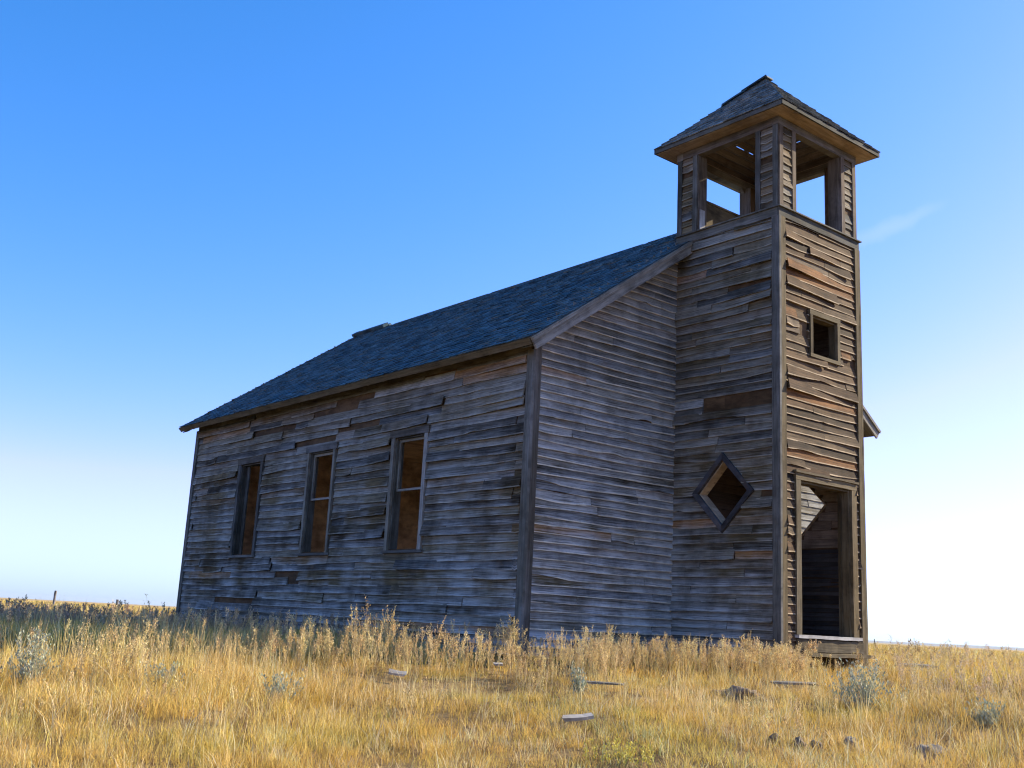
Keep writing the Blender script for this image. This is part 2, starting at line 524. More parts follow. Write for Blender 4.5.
holes3 = [(a, WIN_Z0, b, WIN_Z1) for a, b in WIN_Y]
for fr, sp, nm in ((F_left, left_special, 'nave_wall'), (F_right, (), 'nave_wall')):
    mb = MB()
    siding(mb, fr, ZB, FR0 + 0.02, E_, side_spans, tone=-0.02, loose=0.26, missing=0.012, specials=sp, tmix=0.25, wob=1.4, blen=(2.8, 6.5))
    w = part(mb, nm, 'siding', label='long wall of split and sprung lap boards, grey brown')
    mb = MB()
    slab_holes(mb, (YF, ZB, YB, 3.86), holes3, fr, -0.10, -0.002)
    part(mb, 'sheathing', 'sheathing', w)
    mb = MB()
    slab_holes(mb, (YF + 0.12, 0.0, YB - 0.12, 3.7), holes3, fr, -0.125, -0.103)
    part(mb, 'lining', 'lining', w)
    mb = MB()
    O, U, V, N = fr
    s = YF + 0.02
    while s < YB - 0.1:
        ln = min(random.uniform(2.2, 3.8), YB - 0.02 - s)
        beam(mb, O + U * s + V * FR0 + N * 0.0, U, V, N, ln - 0.004, FR1 - FR0, 0.03, seg=int(ln / 0.2) + 1, wob=0.003, tone=0.25)
        s += ln
    beam(mb, O + U * (YF - 0.2) + V * (FR1 - 0.085) + N * 0.031, U, V, N, L + 0.4, 0.05, 0.035, seg=60, wob=0.002)
    part(mb, 'frieze_board', 'trim_warm', w)

# --- gable walls left and right of the tower, and the rear gable
mb = MB()


def gable_spans_l(vm):
    xs = max(XL + 0.112, XL - OV + (vm + 0.03 - HE) / K)
    return [(xs, -0.0)] if xs < -0.06 else []


def gable_spans_r(vm):
    xe = min(XR - 0.112, XR + OV - (vm + 0.03 - HE) / K)
    return [(TW, xe)] if xe > TW + 0.06 else []


siding(mb, F_front, ZB, roof_z(0) - 0.03, 0.114, gable_spans_l, tone=-0.16, loose=0.03, missing=0.0, tmix=0.2, blen=(2.6, 5.0), wob=1.15,
       specials=[(3.36, -2.86, -1.9, 'orange'), (1.25, -2.86, -1.3, 'orange')])
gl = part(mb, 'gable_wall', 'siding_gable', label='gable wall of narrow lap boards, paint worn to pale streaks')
mb = MB()
prism(mb, [(XL, ZB), (0, ZB), (0, roof_z(0) - 0.09), (XL, roof_z(XL) - 0.09)], F_front, -0.10, -0.002)
part(mb, 'sheathing', 'sheathing', gl)
mb = MB()
siding(mb, F_front, ZB, roof_z(0) - 0.03, 0.118, gable_spans_r, tone=-0.25, loose=0.06, missing=0.0, tmix=0.25)
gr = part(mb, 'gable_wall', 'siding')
mb = MB()
prism(mb, [(TW, ZB), (XR, ZB), (XR, roof_z(XR) - 0.09), (TW, roof_z(TW) - 0.09)], F_front, -0.10, -0.002)
part(mb, 'sheathing', 'sheathing', gr)
mb = MB()


def rear_spans(vm):
    a, b = gable_spans_l(vm), gable_spans_r(vm)
    xs = max(XL, XL - OV + (vm + 0.03 - HE) / K)
    xe = min(XR, XR + OV - (vm + 0.03 - HE) / K)
    return [(xs, xe)] if xe > xs + 0.1 else []


siding(mb, F_rear, ZB, HR - 0.1, E_, rear_spans, loose=0.06, missing=0.01, tmix=0.3)
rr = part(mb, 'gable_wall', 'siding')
mb = MB()
prism(mb, [(XL, ZB), (XR, ZB), (XR, roof_z(XR) - 0.09), (TW / 2, HR - 0.1), (XL, roof_z(XL) - 0.09)], F_rear, -0.10, -0.002)
part(mb, 'sheathing', 'sheathing', rr)
mb = MB()
prism(mb, [(XL + 0.13, 0), (XR - 0.13, 0), (XR - 0.13, 3.7), (XL + 0.13, 3.7)], F_rear, -0.125, -0.103)
part(mb, 'lining', 'lining', rr)

# --- inside of the nave: floor, ceiling, partition with the inner doorway
mb = MB()
y = YF - 0.1
xx = XL + 0.13
while xx < XR - 0.14:
    w_ = min(0.14, XR - 0.13 - xx)
    beam(mb, (xx, YF + 0.13, -0.03), Y_, X_, Z_, L - 0.27, w_ - 0.004, 0.03)
    xx += 0.14
part(mb, 'floor', 'floor')
mb = MB()
beam(mb, (XL + 0.12, YF + 0.12, 3.7), Y_, X_, Z_, L - 0.24, XR - XL - 0.24, 0.05, seg=8)
part(mb, 'ceiling', 'lining')
mb = MB()
slab_holes(mb, (XL + 0.13, 0, XR - 0.13, 3.7), [], F_front, -0.128, -0.104)
part(mb, 'partition', 'lining')
mb = MB()
beam(mb, (0.0, 0.02, -0.05), Y_, X_, Z_, TD + 0.1, TW, 0.04, seg=3)
part(mb, 'vestibule_floor', 'dark_plank')
mb = MB()
prism(mb, [(0, 0), (TW, 0), (TW, 5.95), (0, 5.95)], F_front, -0.1, -0.002)
siding(mb, F_front, 0.0, 5.8, 0.135, lambda vm: [(0.11, TW - 0.11)], tone=0.2, loose=0.0, missing=0.0, tmix=0.2, wob=0.4, lap=-0.005)
part(mb, 'tower_rear_wall', 'wainscot')

# --- tower walls
DC = (0.965, 1.965)          # diamond centre (u,v)
DU, DV = 0.455, 0.475         # half diagonals of the opening
DOOR = (0.42, 0.03, 1.66, 2.13)
TWIN = (0.75, 4.02, 1.37, 4.60)
TOPZ = 5.93


def dia_holes(vm, g=0.06):
    k = 1 - abs(vm - DC[1]) / (DV + g)
    return [(DC[0] - (DU + g) * k, DC[0] + (DU + g) * k)] if k > 0.02 else []


tower_l_sp = [(3.21, 0.09, 1.36, 'gone'), (3.34, 0.09, 1.36, 'gone'), (3.28, 1.36, 1.93, 'pale'), (4.86, 0.09, 1.5, 'spring0'), (4.98, 0.09, 0.9, 'gone'),
              (5.1, 0.09, 1.6, 'sag0'), (4.74, 0.09, 1.2, 'spring0'), (4.36, 0.09, 1.6, 'sag0'), (5.46, 0.09, 1.2, 'sag1'), (5.6, 0.8, 1.9, 'sag0'),
              (1.9, 0.09, 0.3, 'gone'), (1.05, 0.1, 0.75, 'orange'), (5.75, 0.09, 1.8, None)]
for fr, sp, nm in ((F_tl, tower_l_sp, 'tower_wall'), (F_tr, (), 'tower_wall')):
    mb = MB()
    siding(mb, fr, ZB, TOPZ, 0.119, lambda vm: minus((0.098 if fr is F_tl else 0.092, TD), dia_holes(vm)), tone=0.03, loose=0.10, missing=0.006, specials=sp, tmix=0.25, blen=(0.9, 2.4), wob=1.25)
    w = part(mb, nm, 'siding')
    mb = MB()
    c, d = DC
    for poly in ([(0.0, ZB), (c, ZB), (c, d - DV), (c - DU, d), (c, d + DV), (c, 5.95), (0.0, 5.95)],
                 [(c, ZB), (TD, ZB), (TD, 5.95), (c, 5.95), (c, d + DV), (c + DU, d), (c, d - DV)]):
        prism(mb, poly, fr, -0.10, -0.002)
    part(mb, 'sheathing', 'sheathing', w)
    # horizontal planks lining the inside
    O, U, V, N = fr
    ifr = (O - N * 0.103, U, V, -N)
    mb = MB()
    siding(mb, ifr, 0.0, 1.32, 0.062, lambda vm: minus((0.12, TD - 0.02), dia_holes(vm, 0.02)), tone=-0.1, loose=0.0, missing=0.0, tmix=0.12, wob=0.3, lap=-0.005)
    part(mb, 'wainscot', 'wainscot', w)
    mb = MB()
    siding(mb, ifr, 1.32, 5.8, 0.135, lambda vm: minus((0.12, TD - 0.02), dia_holes(vm, 0.02)), tone=0.12, loose=0.0, missing=0.0, tmix=0.2, wob=0.4, lap=-0.005)
    part(mb, 'lining', 'dark_plank', w)
    # diamond window: casing of four mitred boards and a lining in the wall's thickness
    mb = MB()
    ctr = O + U * DC[0] + V * DC[1]
    pts = [(0, DV), (DU, 0), (0, -DV), (-DU, 0)]
    gcase = 0.068
    mr = MB()
    for i in range(4):
        a_, b_ = pts[i], pts[(i + 1) % 4]
        s_ = 1 + gcase / 0.30
        poly = [a_, b_, (b_[0] * s_, b_[1] * s_), (a_[0] * s_, a_[1] * s_)]
        f2 = (ctr, U, V, N)
        prism(mb, [(p * 0.995, q * 0.995) for p, q in poly], f2, 0.004 + i * 0.0006, 0.058 + i * 0.0012, tone=-0.1 * (i % 2))
        inn = 0.955
        poly = [a_, b_, (b_[0] * inn, b_[1] * inn), (a_[0] * inn, a_[1] * inn)]
        prism(mr, poly, f2, -0.15, 0.002, tone=0.0)
    dw = part(mb, 'diamond_window', 'trim_dark')
    part(mr, 'reveal', 'floor', dw)

mb = MB()
tf_sp = [(2.45, 0.13, 1.87, 'orange'), (2.6, 0.13, 1.87, None), (4.36, 0.13, 0.42, 'pale'), (4.24, 0.13, 0.46, 'pale'), (4.48, 0.13, 0.4, 'orange'), (4.6, 0.13, 0.36, 'gone'), (4.6, 0.36, 0.66, 'gone'),
         (4.36, 0.46, 0.66, 'gone'), (4.24, 0.46, 0.66, 'gone'), (4.0, 1.55, 1.87, 'gone'), (4.12, 1.5, 1.75, 'orange'), (3.42, 0.13, 1.87, 'spring0'), (3.3, 0.13, 1.87, 'orange'),
         (3.66, 0.13, 1.6, 'sag0'), (3.54, 0.13, 1.87, 'sag1'), (5.2, 0.13, 1.87, 'spring0'), (5.08, 0.13, 1.87, 'orange'), (5.5, 1.1, 1.75, 'sag1'), (5.62, 0.7, 1.5, 'sag0'), (4.95, 0.13, 1.4, 'sag1'),
         (5.35, 0.13, 1.2, 'pale')]


def tf_spans(vm):
    h = []
    if vm < DOOR[3] + 0.07:
        h.append((DOOR[0] - 0.1, DOOR[2] + 0.12))
    if TWIN[1] - 0.05 < vm < TWIN[3] + 0.05:
        h.append((TWIN[0] - 0.045, TWIN[2] + 0.045))
    return minus((0.11, TW - 0.09), h)


siding(mb, F_tf, ZB, TOPZ, 0.119, tf_spans, tone=0.2, loose=0.14, missing=0.01, specials=tf_sp, tmix=0.35, blen=(0.9, 2.4), wob=1.0)
tw = part(mb, 'tower_wall', 'siding_front', label='tower front of sun browned warped lap boards')
mb = MB()
slab_holes(mb, (0.0, ZB, TW, 5.95), [(DOOR[0], ZB + 0.3, DOOR[2], DOOR[3]), TWIN], F_tf, -0.10, -0.002)
part(mb, 'sheathing', 'sheathing', tw)

# --- corner boards
mb = MB()
beam(mb, (0.002, -0.042, ZB), Z_, X_, Y_, TOPZ - ZB, 0.105, 0.046, seg=24, wob=0.002, tone=0.3)
part(mb, 'corner_board', 'trim_warm')
mb = MB()
beam(mb, (-0.042, -0.043, ZB), Z_, Y_, X_, TOPZ - ZB, 0.137, 0.043, seg=24, wob=0.002, tone=-0.1)
part(mb, 'corner_board', 'trim')
mb = MB()
beam(mb, (TW - 0.09, -0.042, ZB), Z_, X_, Y_, TOPZ - ZB, 0.088, 0.046, seg=24, wob=0.002, tone=0.2)
beam(mb, (TW - 0.001, -0.043, ZB), Z_, Y_, X_, TOPZ - ZB, 0.132, 0.043, seg=24, wob=0.002)
part(mb, 'corner_board', 'trim_warm')
for (x, sx) in ((XL, 1), (XR, -1)):
    mb = MB()
    x0 = x - 0.043 if sx > 0 else x + 0.001
    beam(mb, (x0, YF - 0.043, ZB), Z_, Y_, X_, FR0 - ZB, 0.135, 0.042, seg=20, wob=0.002)
    x1 = x if sx > 0 else x - 0.11
    beam(mb, (x1, YF - 0.042, ZB), Z_, X_, Y_, WT - 0.2 - ZB, 0.11, 0.044, seg=20, wob=0.002, tone=0.1)
    part(mb, 'corner_board', 'trim')
    mb = MB()
    beam(mb, (x0, YB - 0.09, ZB), Z_, Y_, X_, FR0 - ZB, 0.131, 0.042, seg=20, wob=0.002)
    beam(mb, (x1, YB - 0.001, ZB), Z_, X_, Y_, WT - 0.2 - ZB, 0.11, 0.042, seg=20, wob=0.002)
    part(mb, 'corner_board', 'trim')

# --- windows of the long walls
for fr in (F_left, F_right):
    O, U, V, N = fr
    for wi, (a, b) in enumerate(WIN_Y):
        mb = MB()
        z0, z1 = WIN_Z0, WIN_Z1
        cw = (0.085, 0.065, 0.085)[wi]
        beam(mb, O + U * (a - cw) + V * (z0 - 0.02) + N * 0.002, V, U, N, z1 - z0 + 0.02, cw, 0.044, seg=8, wob=0.002, tone=-0.5 if wi == 0 else -0.1)
        beam(mb, O + U * b + V * (z0 - 0.02) + N * 0.002, V, U, N, z1 - z0 + 0.02, cw - 0.005, 0.044, seg=8, wob=0.002, tone=-0.1)
        win = part(mb, 'window', 'debris_grey' if wi == 0 else ('debris_grey' if wi == 1 else 'trim'), label='open window frame with no glass' if wi else 'open window frame with a paler casing and no glass')
        mb = MB()
        beam(mb, O + U * (a - 0.12) + V * (z1 + 0.002) + N * 0.002, U, V, N, b - a + 0.24, 0.11, 0.05, seg=6, wob=0.002, tone=-0.3 if wi == 1 else 0.1)
        part(mb, 'lintel', 'trim', win)
        mb = MB()
        beam(mb, O + U * (a - 0.13) + V * (z0 - 0.062) - N * 0.08, U, V, N, b - a + 0.26, 0.04, 0.135, seg=5, wob=0.002, tone=-0.2)
        part(mb, 'sill', 'trim', win)
        mb = MB()
        for (p, q) in ((a, 0.022), (b - 0.022, 0.022)):
            beam(mb, O + U * p + V * (z0 - 0.018) - N * 0.14, V, N, U, z1 - z0 + 0.018, 0.138, q, seg=4)
        beam(mb, O + U * (a + 0.023) + V * (z1 - 0.022) - N * 0.14, U, N, V, b - a - 0.046, 0.138, 0.02)
        part(mb, 'jamb', 'trim', win)
        if wi < 2:
            mb = MB()
            zm = 1.9
            for p in (a + 0.024, b - 0.064):
                beam(mb, O + U * p + V * zm - N * 0.075, V, U, N, z1 - 0.024 - zm, 0.04, 0.032)
                if p < (a + b) / 2:
                    continue
            beam(mb, O + U * (a + 0.065) + V * (z1 - 0.066) - N * 0.074, U, V, N, b - a - 0.13, 0.042, 0.03)
            beam(mb, O + U * (a + 0.065) + V * (zm + 0.001) - N * 0.074, U, V, N, b - a - 0.13, 0.034, 0.03, tone=-0.4)
            part(mb, 'sash', 'debris_grey', win)
        else:
            mb = MB()
            beam(mb, O + U * (b - 0.17) + V * (z0 + 0.01) - N * 0.1, V, U, N, z1 - z0 - 0.04, 0.1, 0.03)
            part(mb, 'sash', 'trim', win)

# --- tower window
O, U, V, N = F_tf
a, z0, b, z1 = TWIN
mb = MB()
beam(mb, O + U * (a - 0.06) + V * (z0 - 0.002) + N * 0.003, V, U, N, z1 - z0 + 0.004, 0.06, 0.044, seg=3, wob=0.002, tone=0.1)
beam(mb, O + U * b + V * (z0 - 0.002) + N * 0.003, V, U, N, z1 - z0 + 0.004, 0.065, 0.044, seg=3, wob=0.002)
beam(mb, O + U * (a - 0.07) + V * (z1 + 0.003) + N * 0.003, U, V, N, b - a + 0.145, 0.07, 0.045, seg=3, wob=0.002, tone=-0.1)
beam(mb, O + U * (a - 0.065) + V * (z0 - 0.055) + N * 0.003, U, V, N, b - a + 0.14, 0.052, 0.045, seg=3, wob=0.002, tone=-0.1)
twn = part(mb, 'tower_window', 'trim_warm')
mb = MB()
for p in (a, b - 0.02):
    beam(mb, O + U * p + V * z0 - N * 0.1, V, N, U, z1 - z0, 0.102, 0.02)
beam(mb, O + U * (a + 0.021) + V * (z1 - 0.02) - N * 0.13, U, N, V, b - a - 0.042, 0.13, 0.018)
beam(mb, O + U * (a + 0.021) + V * z0 - N * 0.13, U, N, V, b - a - 0.042, 0.13, 0.018)
part(mb, 'jamb', 'trim_warm', twn)

# --- door frame, threshold and step
a, z0, b, z1 = DOOR
mb = MB()
beam(mb, O + U * (a - 0.11) + V * z0 + N * 0.003, V, U, N, z1 - z0, 0.11, 0.045, seg=8, wob=0.002, tone=-0.25)
beam(mb, O + U * b + V * z0 + N * 0.003, V, U, N, z1 - z0, 0.125, 0.045, seg=8, wob=0.002, tone=0.6)
beam(mb, O + U * (a - 0.12) + V * (z1 + 0.003) + N * 0.003, U, V, N, b - a + 0.255, 0.095, 0.046, seg=8, wob=0.003, tone=0.3)
dfm = part(mb, 'door_frame', 'trim_warm', label='empty door frame, brown and split')
mb = MB()
beam(mb, O + U * (a - 0.14) + V * (z1 + 0.1) + N * 0.003, U, V, N, b - a + 0.29, 0.028, 0.075, seg=10, wob=0.004, tone=-0.2)
part(mb, 'drip_cap', 'trim_warm', dfm)
mb = MB()
beam(mb, O + U * a + V * z0 - N * 0.16, V, N, U, z1 - z0, 0.162, 0.028, seg=4)
beam(mb, O + U * (b - 0.028) + V * z0 - N * 0.16, V, N, U, z1 - z0, 0.162, 0.028, seg=4, tone=0.4)
beam(mb, O + U * (b - 0.058) + V * z0 - N * 0.16, V, N, U, z1 - z0, 0.05, 0.029, seg=4, tone=0.2)
beam(mb, O + U * (a + 0.03) + V * (z1 - 0.028) - N * 0.16, U, N, V, b - a - 0.06, 0.16, 0.026)
part(mb, 'jamb', 'trim_warm', dfm)
mb = MB()
beam(mb, O + U * (a - 0.13) + V * (z0 - 0.045) - N * 0.12, U, V, N, b - a + 0.27, 0.043, 0.21, seg=12, wob=0.003, tone=-0.6)
part(mb, 'threshold', 'trim_pale', dfm)
mb = MB()
beam(mb, O + U * 0.30 + V * (-0.19) + N * 0.035, U, V, N, 1.56, 0.16, 0.025, seg=10, wob=0.006, tone=-0.2)
beam(mb, O + U * 0.28 + V * (-0.245) + N * 0.03, U, V, N, 1.5, 0.045, 0.26, seg=10, wob=0.006, tone=-0.2)
for x in (0.4, 1.0, 1.6):
    beam(mb, O + U * x + V * (-0.55) + N * 0.06, V, U, N, 0.30, 0.09, 0.1)
part(mb, 'doorstep', 'trim_warm', label='broken plank step under the doorway')

# --- nave roof
CS = math.cos(math.atan(K))
SN = math.sin(math.atan(K))


def shingle_field(mb, O, U, W, N, wmax, expo, span, tone=0.0, skip=None, width=(0.09, 0.2), lift=0.006, thick=0.012, clamp=None):
    """rows of single shingles on a plane; span(w) gives the row's intervals; w runs up the slope."""
    w = 0.0
    r = 0
    while w < wmax - 0.02:
        for (a, b) in span(w if clamp else w + expo * 0.4):
            u = a
            while u < b - 0.004:
                wd = min(random.uniform(*width), b - u)
                if b - u - wd < 0.05:
                    wd = b - u
                if not (skip and skip(u + wd / 2, w, r)):
                    ln = min(expo * 1.85, wmax - w + 0.01)
                    n0 = lift + random.uniform(-0.002, 0.007)
                    d0 = random.uniform(-0.012, 0.006)
                    tk = thick * random.uniform(0.7, 1.3)
                    g = random.uniform(0.001, 0.004)
                    tl = random.uniform(-0.004, 0.004)
                    off = random.uniform(0, 50)
                    vs, uv = [], []
                    for (uu, ww, nn) in ((g, d0, n0 + tk), (wd - g, d0 + random.uniform(-0.004, 0.004), n0 + tk + tl), (wd - g, ln, 0.002), (g, ln, 0.002),
                                         (g, d0, n0), (wd - g, d0, n0 + tl), (wd - g, ln, 0.0), (g, ln, 0.0)):
                        ux_ = u + uu
                        if clamp:
                            kk = max(0.0, clamp(w + ww)) + 0.006
                            ux_ = min(kk, max(-kk, ux_))
                        vs.append(O + U * ux_ + W * (w + ww) + N * nn)
                        uv.append((ww * 2.0 + off, uu / max(wd, 0.01)))
                    mb.add(vs, [(0, 1, 2, 3), (7, 6, 5, 4), (0, 4, 5, 1), (1, 5, 6, 2), (3, 2, 6, 7), (0, 3, 7, 4)], uv, random.random(), tone + random.uniform(-0.15, 0.1))
                u += wd
        w += expo
        r += 1


roof = None
y0, y1 = YF - OVF, YB + OVF
SL = (TW / 2 - XL + OV) / CS            # slope length
for side in (-1, 1):
    if side < 0:
        O = Vector((XL - OV, 0, HE - 0.02)); W = Vector((CS, 0, SN)); N = Vector((-SN, 0, CS))
    else:
        O = Vector((XR + OV, 0, HE - 0.02)); W = Vector((-CS, 0, SN)); N = Vector((SN, 0, CS))
    wt = (A + OV - 0.035) / CS               # above this the tower stands in front of the roof

    def span(w):
        return [(y0, y1)] if w < wt else [(YF + 0.03, y1)]

    mb = MB()
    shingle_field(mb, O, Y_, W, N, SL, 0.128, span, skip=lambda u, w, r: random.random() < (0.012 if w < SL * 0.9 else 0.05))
    sl = part(mb, 'roof', 'shingle', label='long slope of worn grey wooden shingles, blue skylight painted into their colour')
    mb = MB()
    fr = (O, Y_, W, N)
    prism(mb, [(y0 + 0.02, 0.01), (y1 - 0.02, 0.01), (y1 - 0.02, SL - 0.0), (YF + 0.02, SL), (YF + 0.02, wt), (y0 + 0.02, wt)], fr, -0.035, -0.001)
    for k in range(1, 25):
        yy = y0 + 0.05 + k * (y1 - y0 - 0.1) / 25
        if yy > YF + 0.1:
            beam(mb, O + Y_ * yy + W * 0.06 - N * 0.12, W, N, Y_, SL - 0.2, 0.08, 0.045)
    part(mb, 'roof_deck', 'dark_plank', sl)
    mb = MB()
    beam(mb, O + Y_ * (y0 + 0.01) - N * 0.062 + W * -0.012 - N * 0.035, Y_, N, W, y1 - y0 - 0.02, 0.095, 0.022, seg=60, wob=0.002, tone=0.25)
    s = y0 + 0.04
    while s < y1 - 0.1:
        ln = min(random.uniform(2.5, 4), y1 - 0.04 - s)
        beam(mb, O + Y_ * s + W * 0.012 - N * 0.056, Y_, W, N, ln - 0.006, 0.43, 0.018, seg=8, wob=0.001, tone=0.2)
        s += ln
    part(mb, 'eave_board', 'trim_warm', sl)
    for yy, top, nm in ((y0, wt - 0.02, 'rake_board'), (y1, SL, 'rake_board')):
        mb = MB()
        d = -1 if yy == y0 else 1
        beam(mb, O + Y_ * (yy + d * 0.004) + W * -0.0 - N * (0.175 if d < 0 else 0.10), W, N, Y_ * d, top, 0.172 if d < 0 else 0.097, 0.03, seg=12, wob=0.003, tone=-0.25)
        beam(mb, O + Y_ * (yy + d * 0.036) + W * -0.0 - N * 0.05, W, N, Y_ * d, top, 0.05, 0.022, seg=12, wob=0.002, tone=-0.1)
        part(mb, nm, 'debris_grey', sl)
        # boxed-in underside of the rake
        mb = MB()
        yy2 = yy if d < 0 else YB + 0.022
        beam(mb, O + Y_ * (yy2 + 0.006) + W * 0.02 - N * 0.13, W, Y_, N, top - 0.04, OVF - 0.03, 0.016, seg=4)
        part(mb, 'rake_soffit', 'trim', sl)

mb = MB()
yy = YF + 0.05
while yy < y1 - 0.02:
    ln = random.uniform(0.3, 0.5)
    if yy > YB - 1.15 or random.random() < 0.12 and False:
        for side, (W, N) in ((-1, (Vector((-CS, 0, -SN)), Vector((-SN, 0, CS)))), (1, (Vector((CS, 0, -SN)), Vector((SN, 0, CS))))):
            beam(mb, Vector((TW / 2 - side * 0.0, yy, HR + 0.0 + random.uniform(0, 0.01))), Y_, W, N, min(ln * 1.2, y1 - yy), 0.17, 0.07, tone=-0.1)
    yy += ln
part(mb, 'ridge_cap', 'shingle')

# --- belfry
mb = MB()
t_ = 0.036
for (P, U, ln, N) in ((Vector((-t_, -t_, 0)), X_, TW + 2 * t_, -Y_), (Vector((-t_, 0.0, 0)), Y_, TD, -X_), (Vector((TW + t_, 0.0, 0)), Y_, TD, X_)):
    beam(mb, P + Z_ * 5.93 + (Y_ * t_ if N == -Y_ else (X_ * t_ if N == -X_ else -X_ * t_)), U, Z_, N, ln, 0.13, t_, seg=8, wob=0.002)
ledge_top = [(-0.065, -0.07), (TW + 0.065, -0.07), (TW + 0.065, TD), (-0.065, TD)]
prism(mb, ledge_top, (Vector((0, 0, 0)), X_, Y_, Z_), 6.062, 6.082, tone=0.0)
bel = part(mb, 'belfry', 'trim', label='open bell stage on top of the tower')
PW = 0.40
POST_TOP = 7.37
for (cx, cy) in ((0, 0), (1, 0), (0, 1), (1, 1)):
    bx = 0.0 if cx == 0 else TW - PW
    by = 0.0 if cy == 0 else TD - PW
    mb = MB()
    AT = 0.20
    ax0 = bx + 0.012 if cx == 0 else bx + PW - AT
    ay0 = by + 0.012 if cy == 0 else by + PW - AT
    beam(mb, (bx + 0.012, ay0, 6.084), Z_, X_, Y_, POST_TOP - 6.084, PW - 0.024, AT - 0.012)
    beam(mb, (ax0, (by + AT + 0.001) if cy == 0 else by + 0.012, 6.084), Z_, X_, Y_, POST_TOP - 6.084, AT - 0.012, PW - AT - 0.013)
    post = part(mb, 'belfry_post', 'sheathing', bel)
    faces = [((Vector((bx, by, 0)), X_, Z_, -Y_), cx, 'f'), ((Vector((bx, by + PW, 0)), X_, Z_, Y_), cx, 'b'),
             ((Vector((bx, by, 0)), Y_, Z_, -X_), cy, 'l'), ((Vector((bx + PW, by, 0)), Y_, Z_, X_), cy, 'r')]
    mb = MB(); mt = MB()
    for (fr, side, tag_) in faces:
        outer = (tag_ == 'f' and cy == 0) or (tag_ == 'b' and cy == 1) or (tag_ == 'l' and cx == 0) or (tag_ == 'r' and cx == 1)
        O, U, V, N = fr
        O = O - N * 0.01
        fr = (O, U, V, N)
        wtone = 0.35 if tag_ == 'f' else 0.0
        side_o = (cx == 0) if tag_ in 'fb' else (cy == 0)
        if outer:
            siding(mb, fr, 6.086, POST_TOP - 0.01, 0.118, lambda vm: [(0.085, PW - 0.085)], tone=0.3, loose=0.12, missing=0.02, tmix=0.25, wob=1.0)
            for p in (0.002, PW - 0.087):
                beam(mt, O + U * p + V * 6.086 + N * 0.004, V, U, N, POST_TOP - 6.088, 0.085, 0.03, seg=4, wob=0.0015, tone=wtone)
        else:
            p = 0.006 if side_o else PW - AT - 0.006
            beam(mt, O + U * p + V * 6.086 + N * 0.0, V, U, N, POST_TOP - 6.088, AT, 0.02, seg=4, wob=0.001, tone=0.25)
    part(mb, 'belfry_siding', 'siding', post)
    part(mt, 'belfry_trim', 'trim', post)
mb = MB()
beam(mb, (0.08, TD - 0.12 - PW + 0.02, 6.085), Z_, X_, Y_, 0.42, 0.1, 0.02)
# headers over the four openings
mb = MB()
hz, hh = POST_TOP, 0.13
beam(mb, (-0.02, -0.022, hz), X_, Z_, Y_, TW + 0.04, hh, 0.12, seg=6, wob=0.001, tone=0.2)
beam(mb, (-0.02, TD - 0.098, hz), X_, Z_, Y_, TW + 0.04, hh, 0.12, seg=6, wob=0.001, tone=0.2)
beam(mb, (-0.021, 0.1, hz + 0.001), Y_, Z_, X_, TD - 0.2, hh, 0.12, seg=6, wob=0.001, tone=0.2)
beam(mb, (TW - 0.099, 0.1, hz + 0.001), Y_, Z_, X_, TD - 0.2, hh, 0.12, seg=6, wob=0.001, tone=0.2)
for (bx, by, sx, sy) in ((PW, TD - 0.1, 1, 0), (TW - PW, TD - 0.1, -1, 0)):   # little corner braces at the back
    poly = [(0, 0), (0.09 * sx, 0), (0, -0.1)] if sx > 0 else [(0, 0), (0, -0.1), (0.09 * sx, 0)]
    prism(mb, poly, (Vector((bx, by, hz)), X_, Z_, Y_), 0.01, 0.07, tone=0.2)
part(mb, 'header_beam', 'trim', bel)
mb = MB()
slab_fr = (Vector((0, TD, 0)), X_, Z_, Y_)
siding(mb, slab_fr, 6.0, 6.84, 0.12, lambda vm: [(PW, TW - PW)], tone=0.2, loose=0.05, missing=0.0)
prism(mb, [(PW, 6.0), (TW - PW, 6.0), (TW - PW, 6.84), (PW, 6.84)], slab_fr, -0.06, -0.004, tone=0.3)
beam(mb, (PW, TD - 0.08, 6.842), X_, Y_, Z_, TW - 2 * PW, 0.13, 0.03, seg=3, wob=0.002, tone=0.3)
part(mb, 'parapet', 'trim_warm', bel)
mb = MB()
beam(mb, (0.05, 0.05, 6.02), X_, Y_, Z_, TW - 0.1, TD - 0.1, 0.03, seg=2)
part(mb, 'belfry_floor', 'dark_plank', bel)
mb = MB()
beam(mb, (0.035, TD - PW - 0.028, 6.1), Z_, X_, Y_, 0.36, 0.11, 0.02, tone=-0.4)
part(mb, 'loose_board', 'trim_pale', bel, label='short pale board on the rear post')

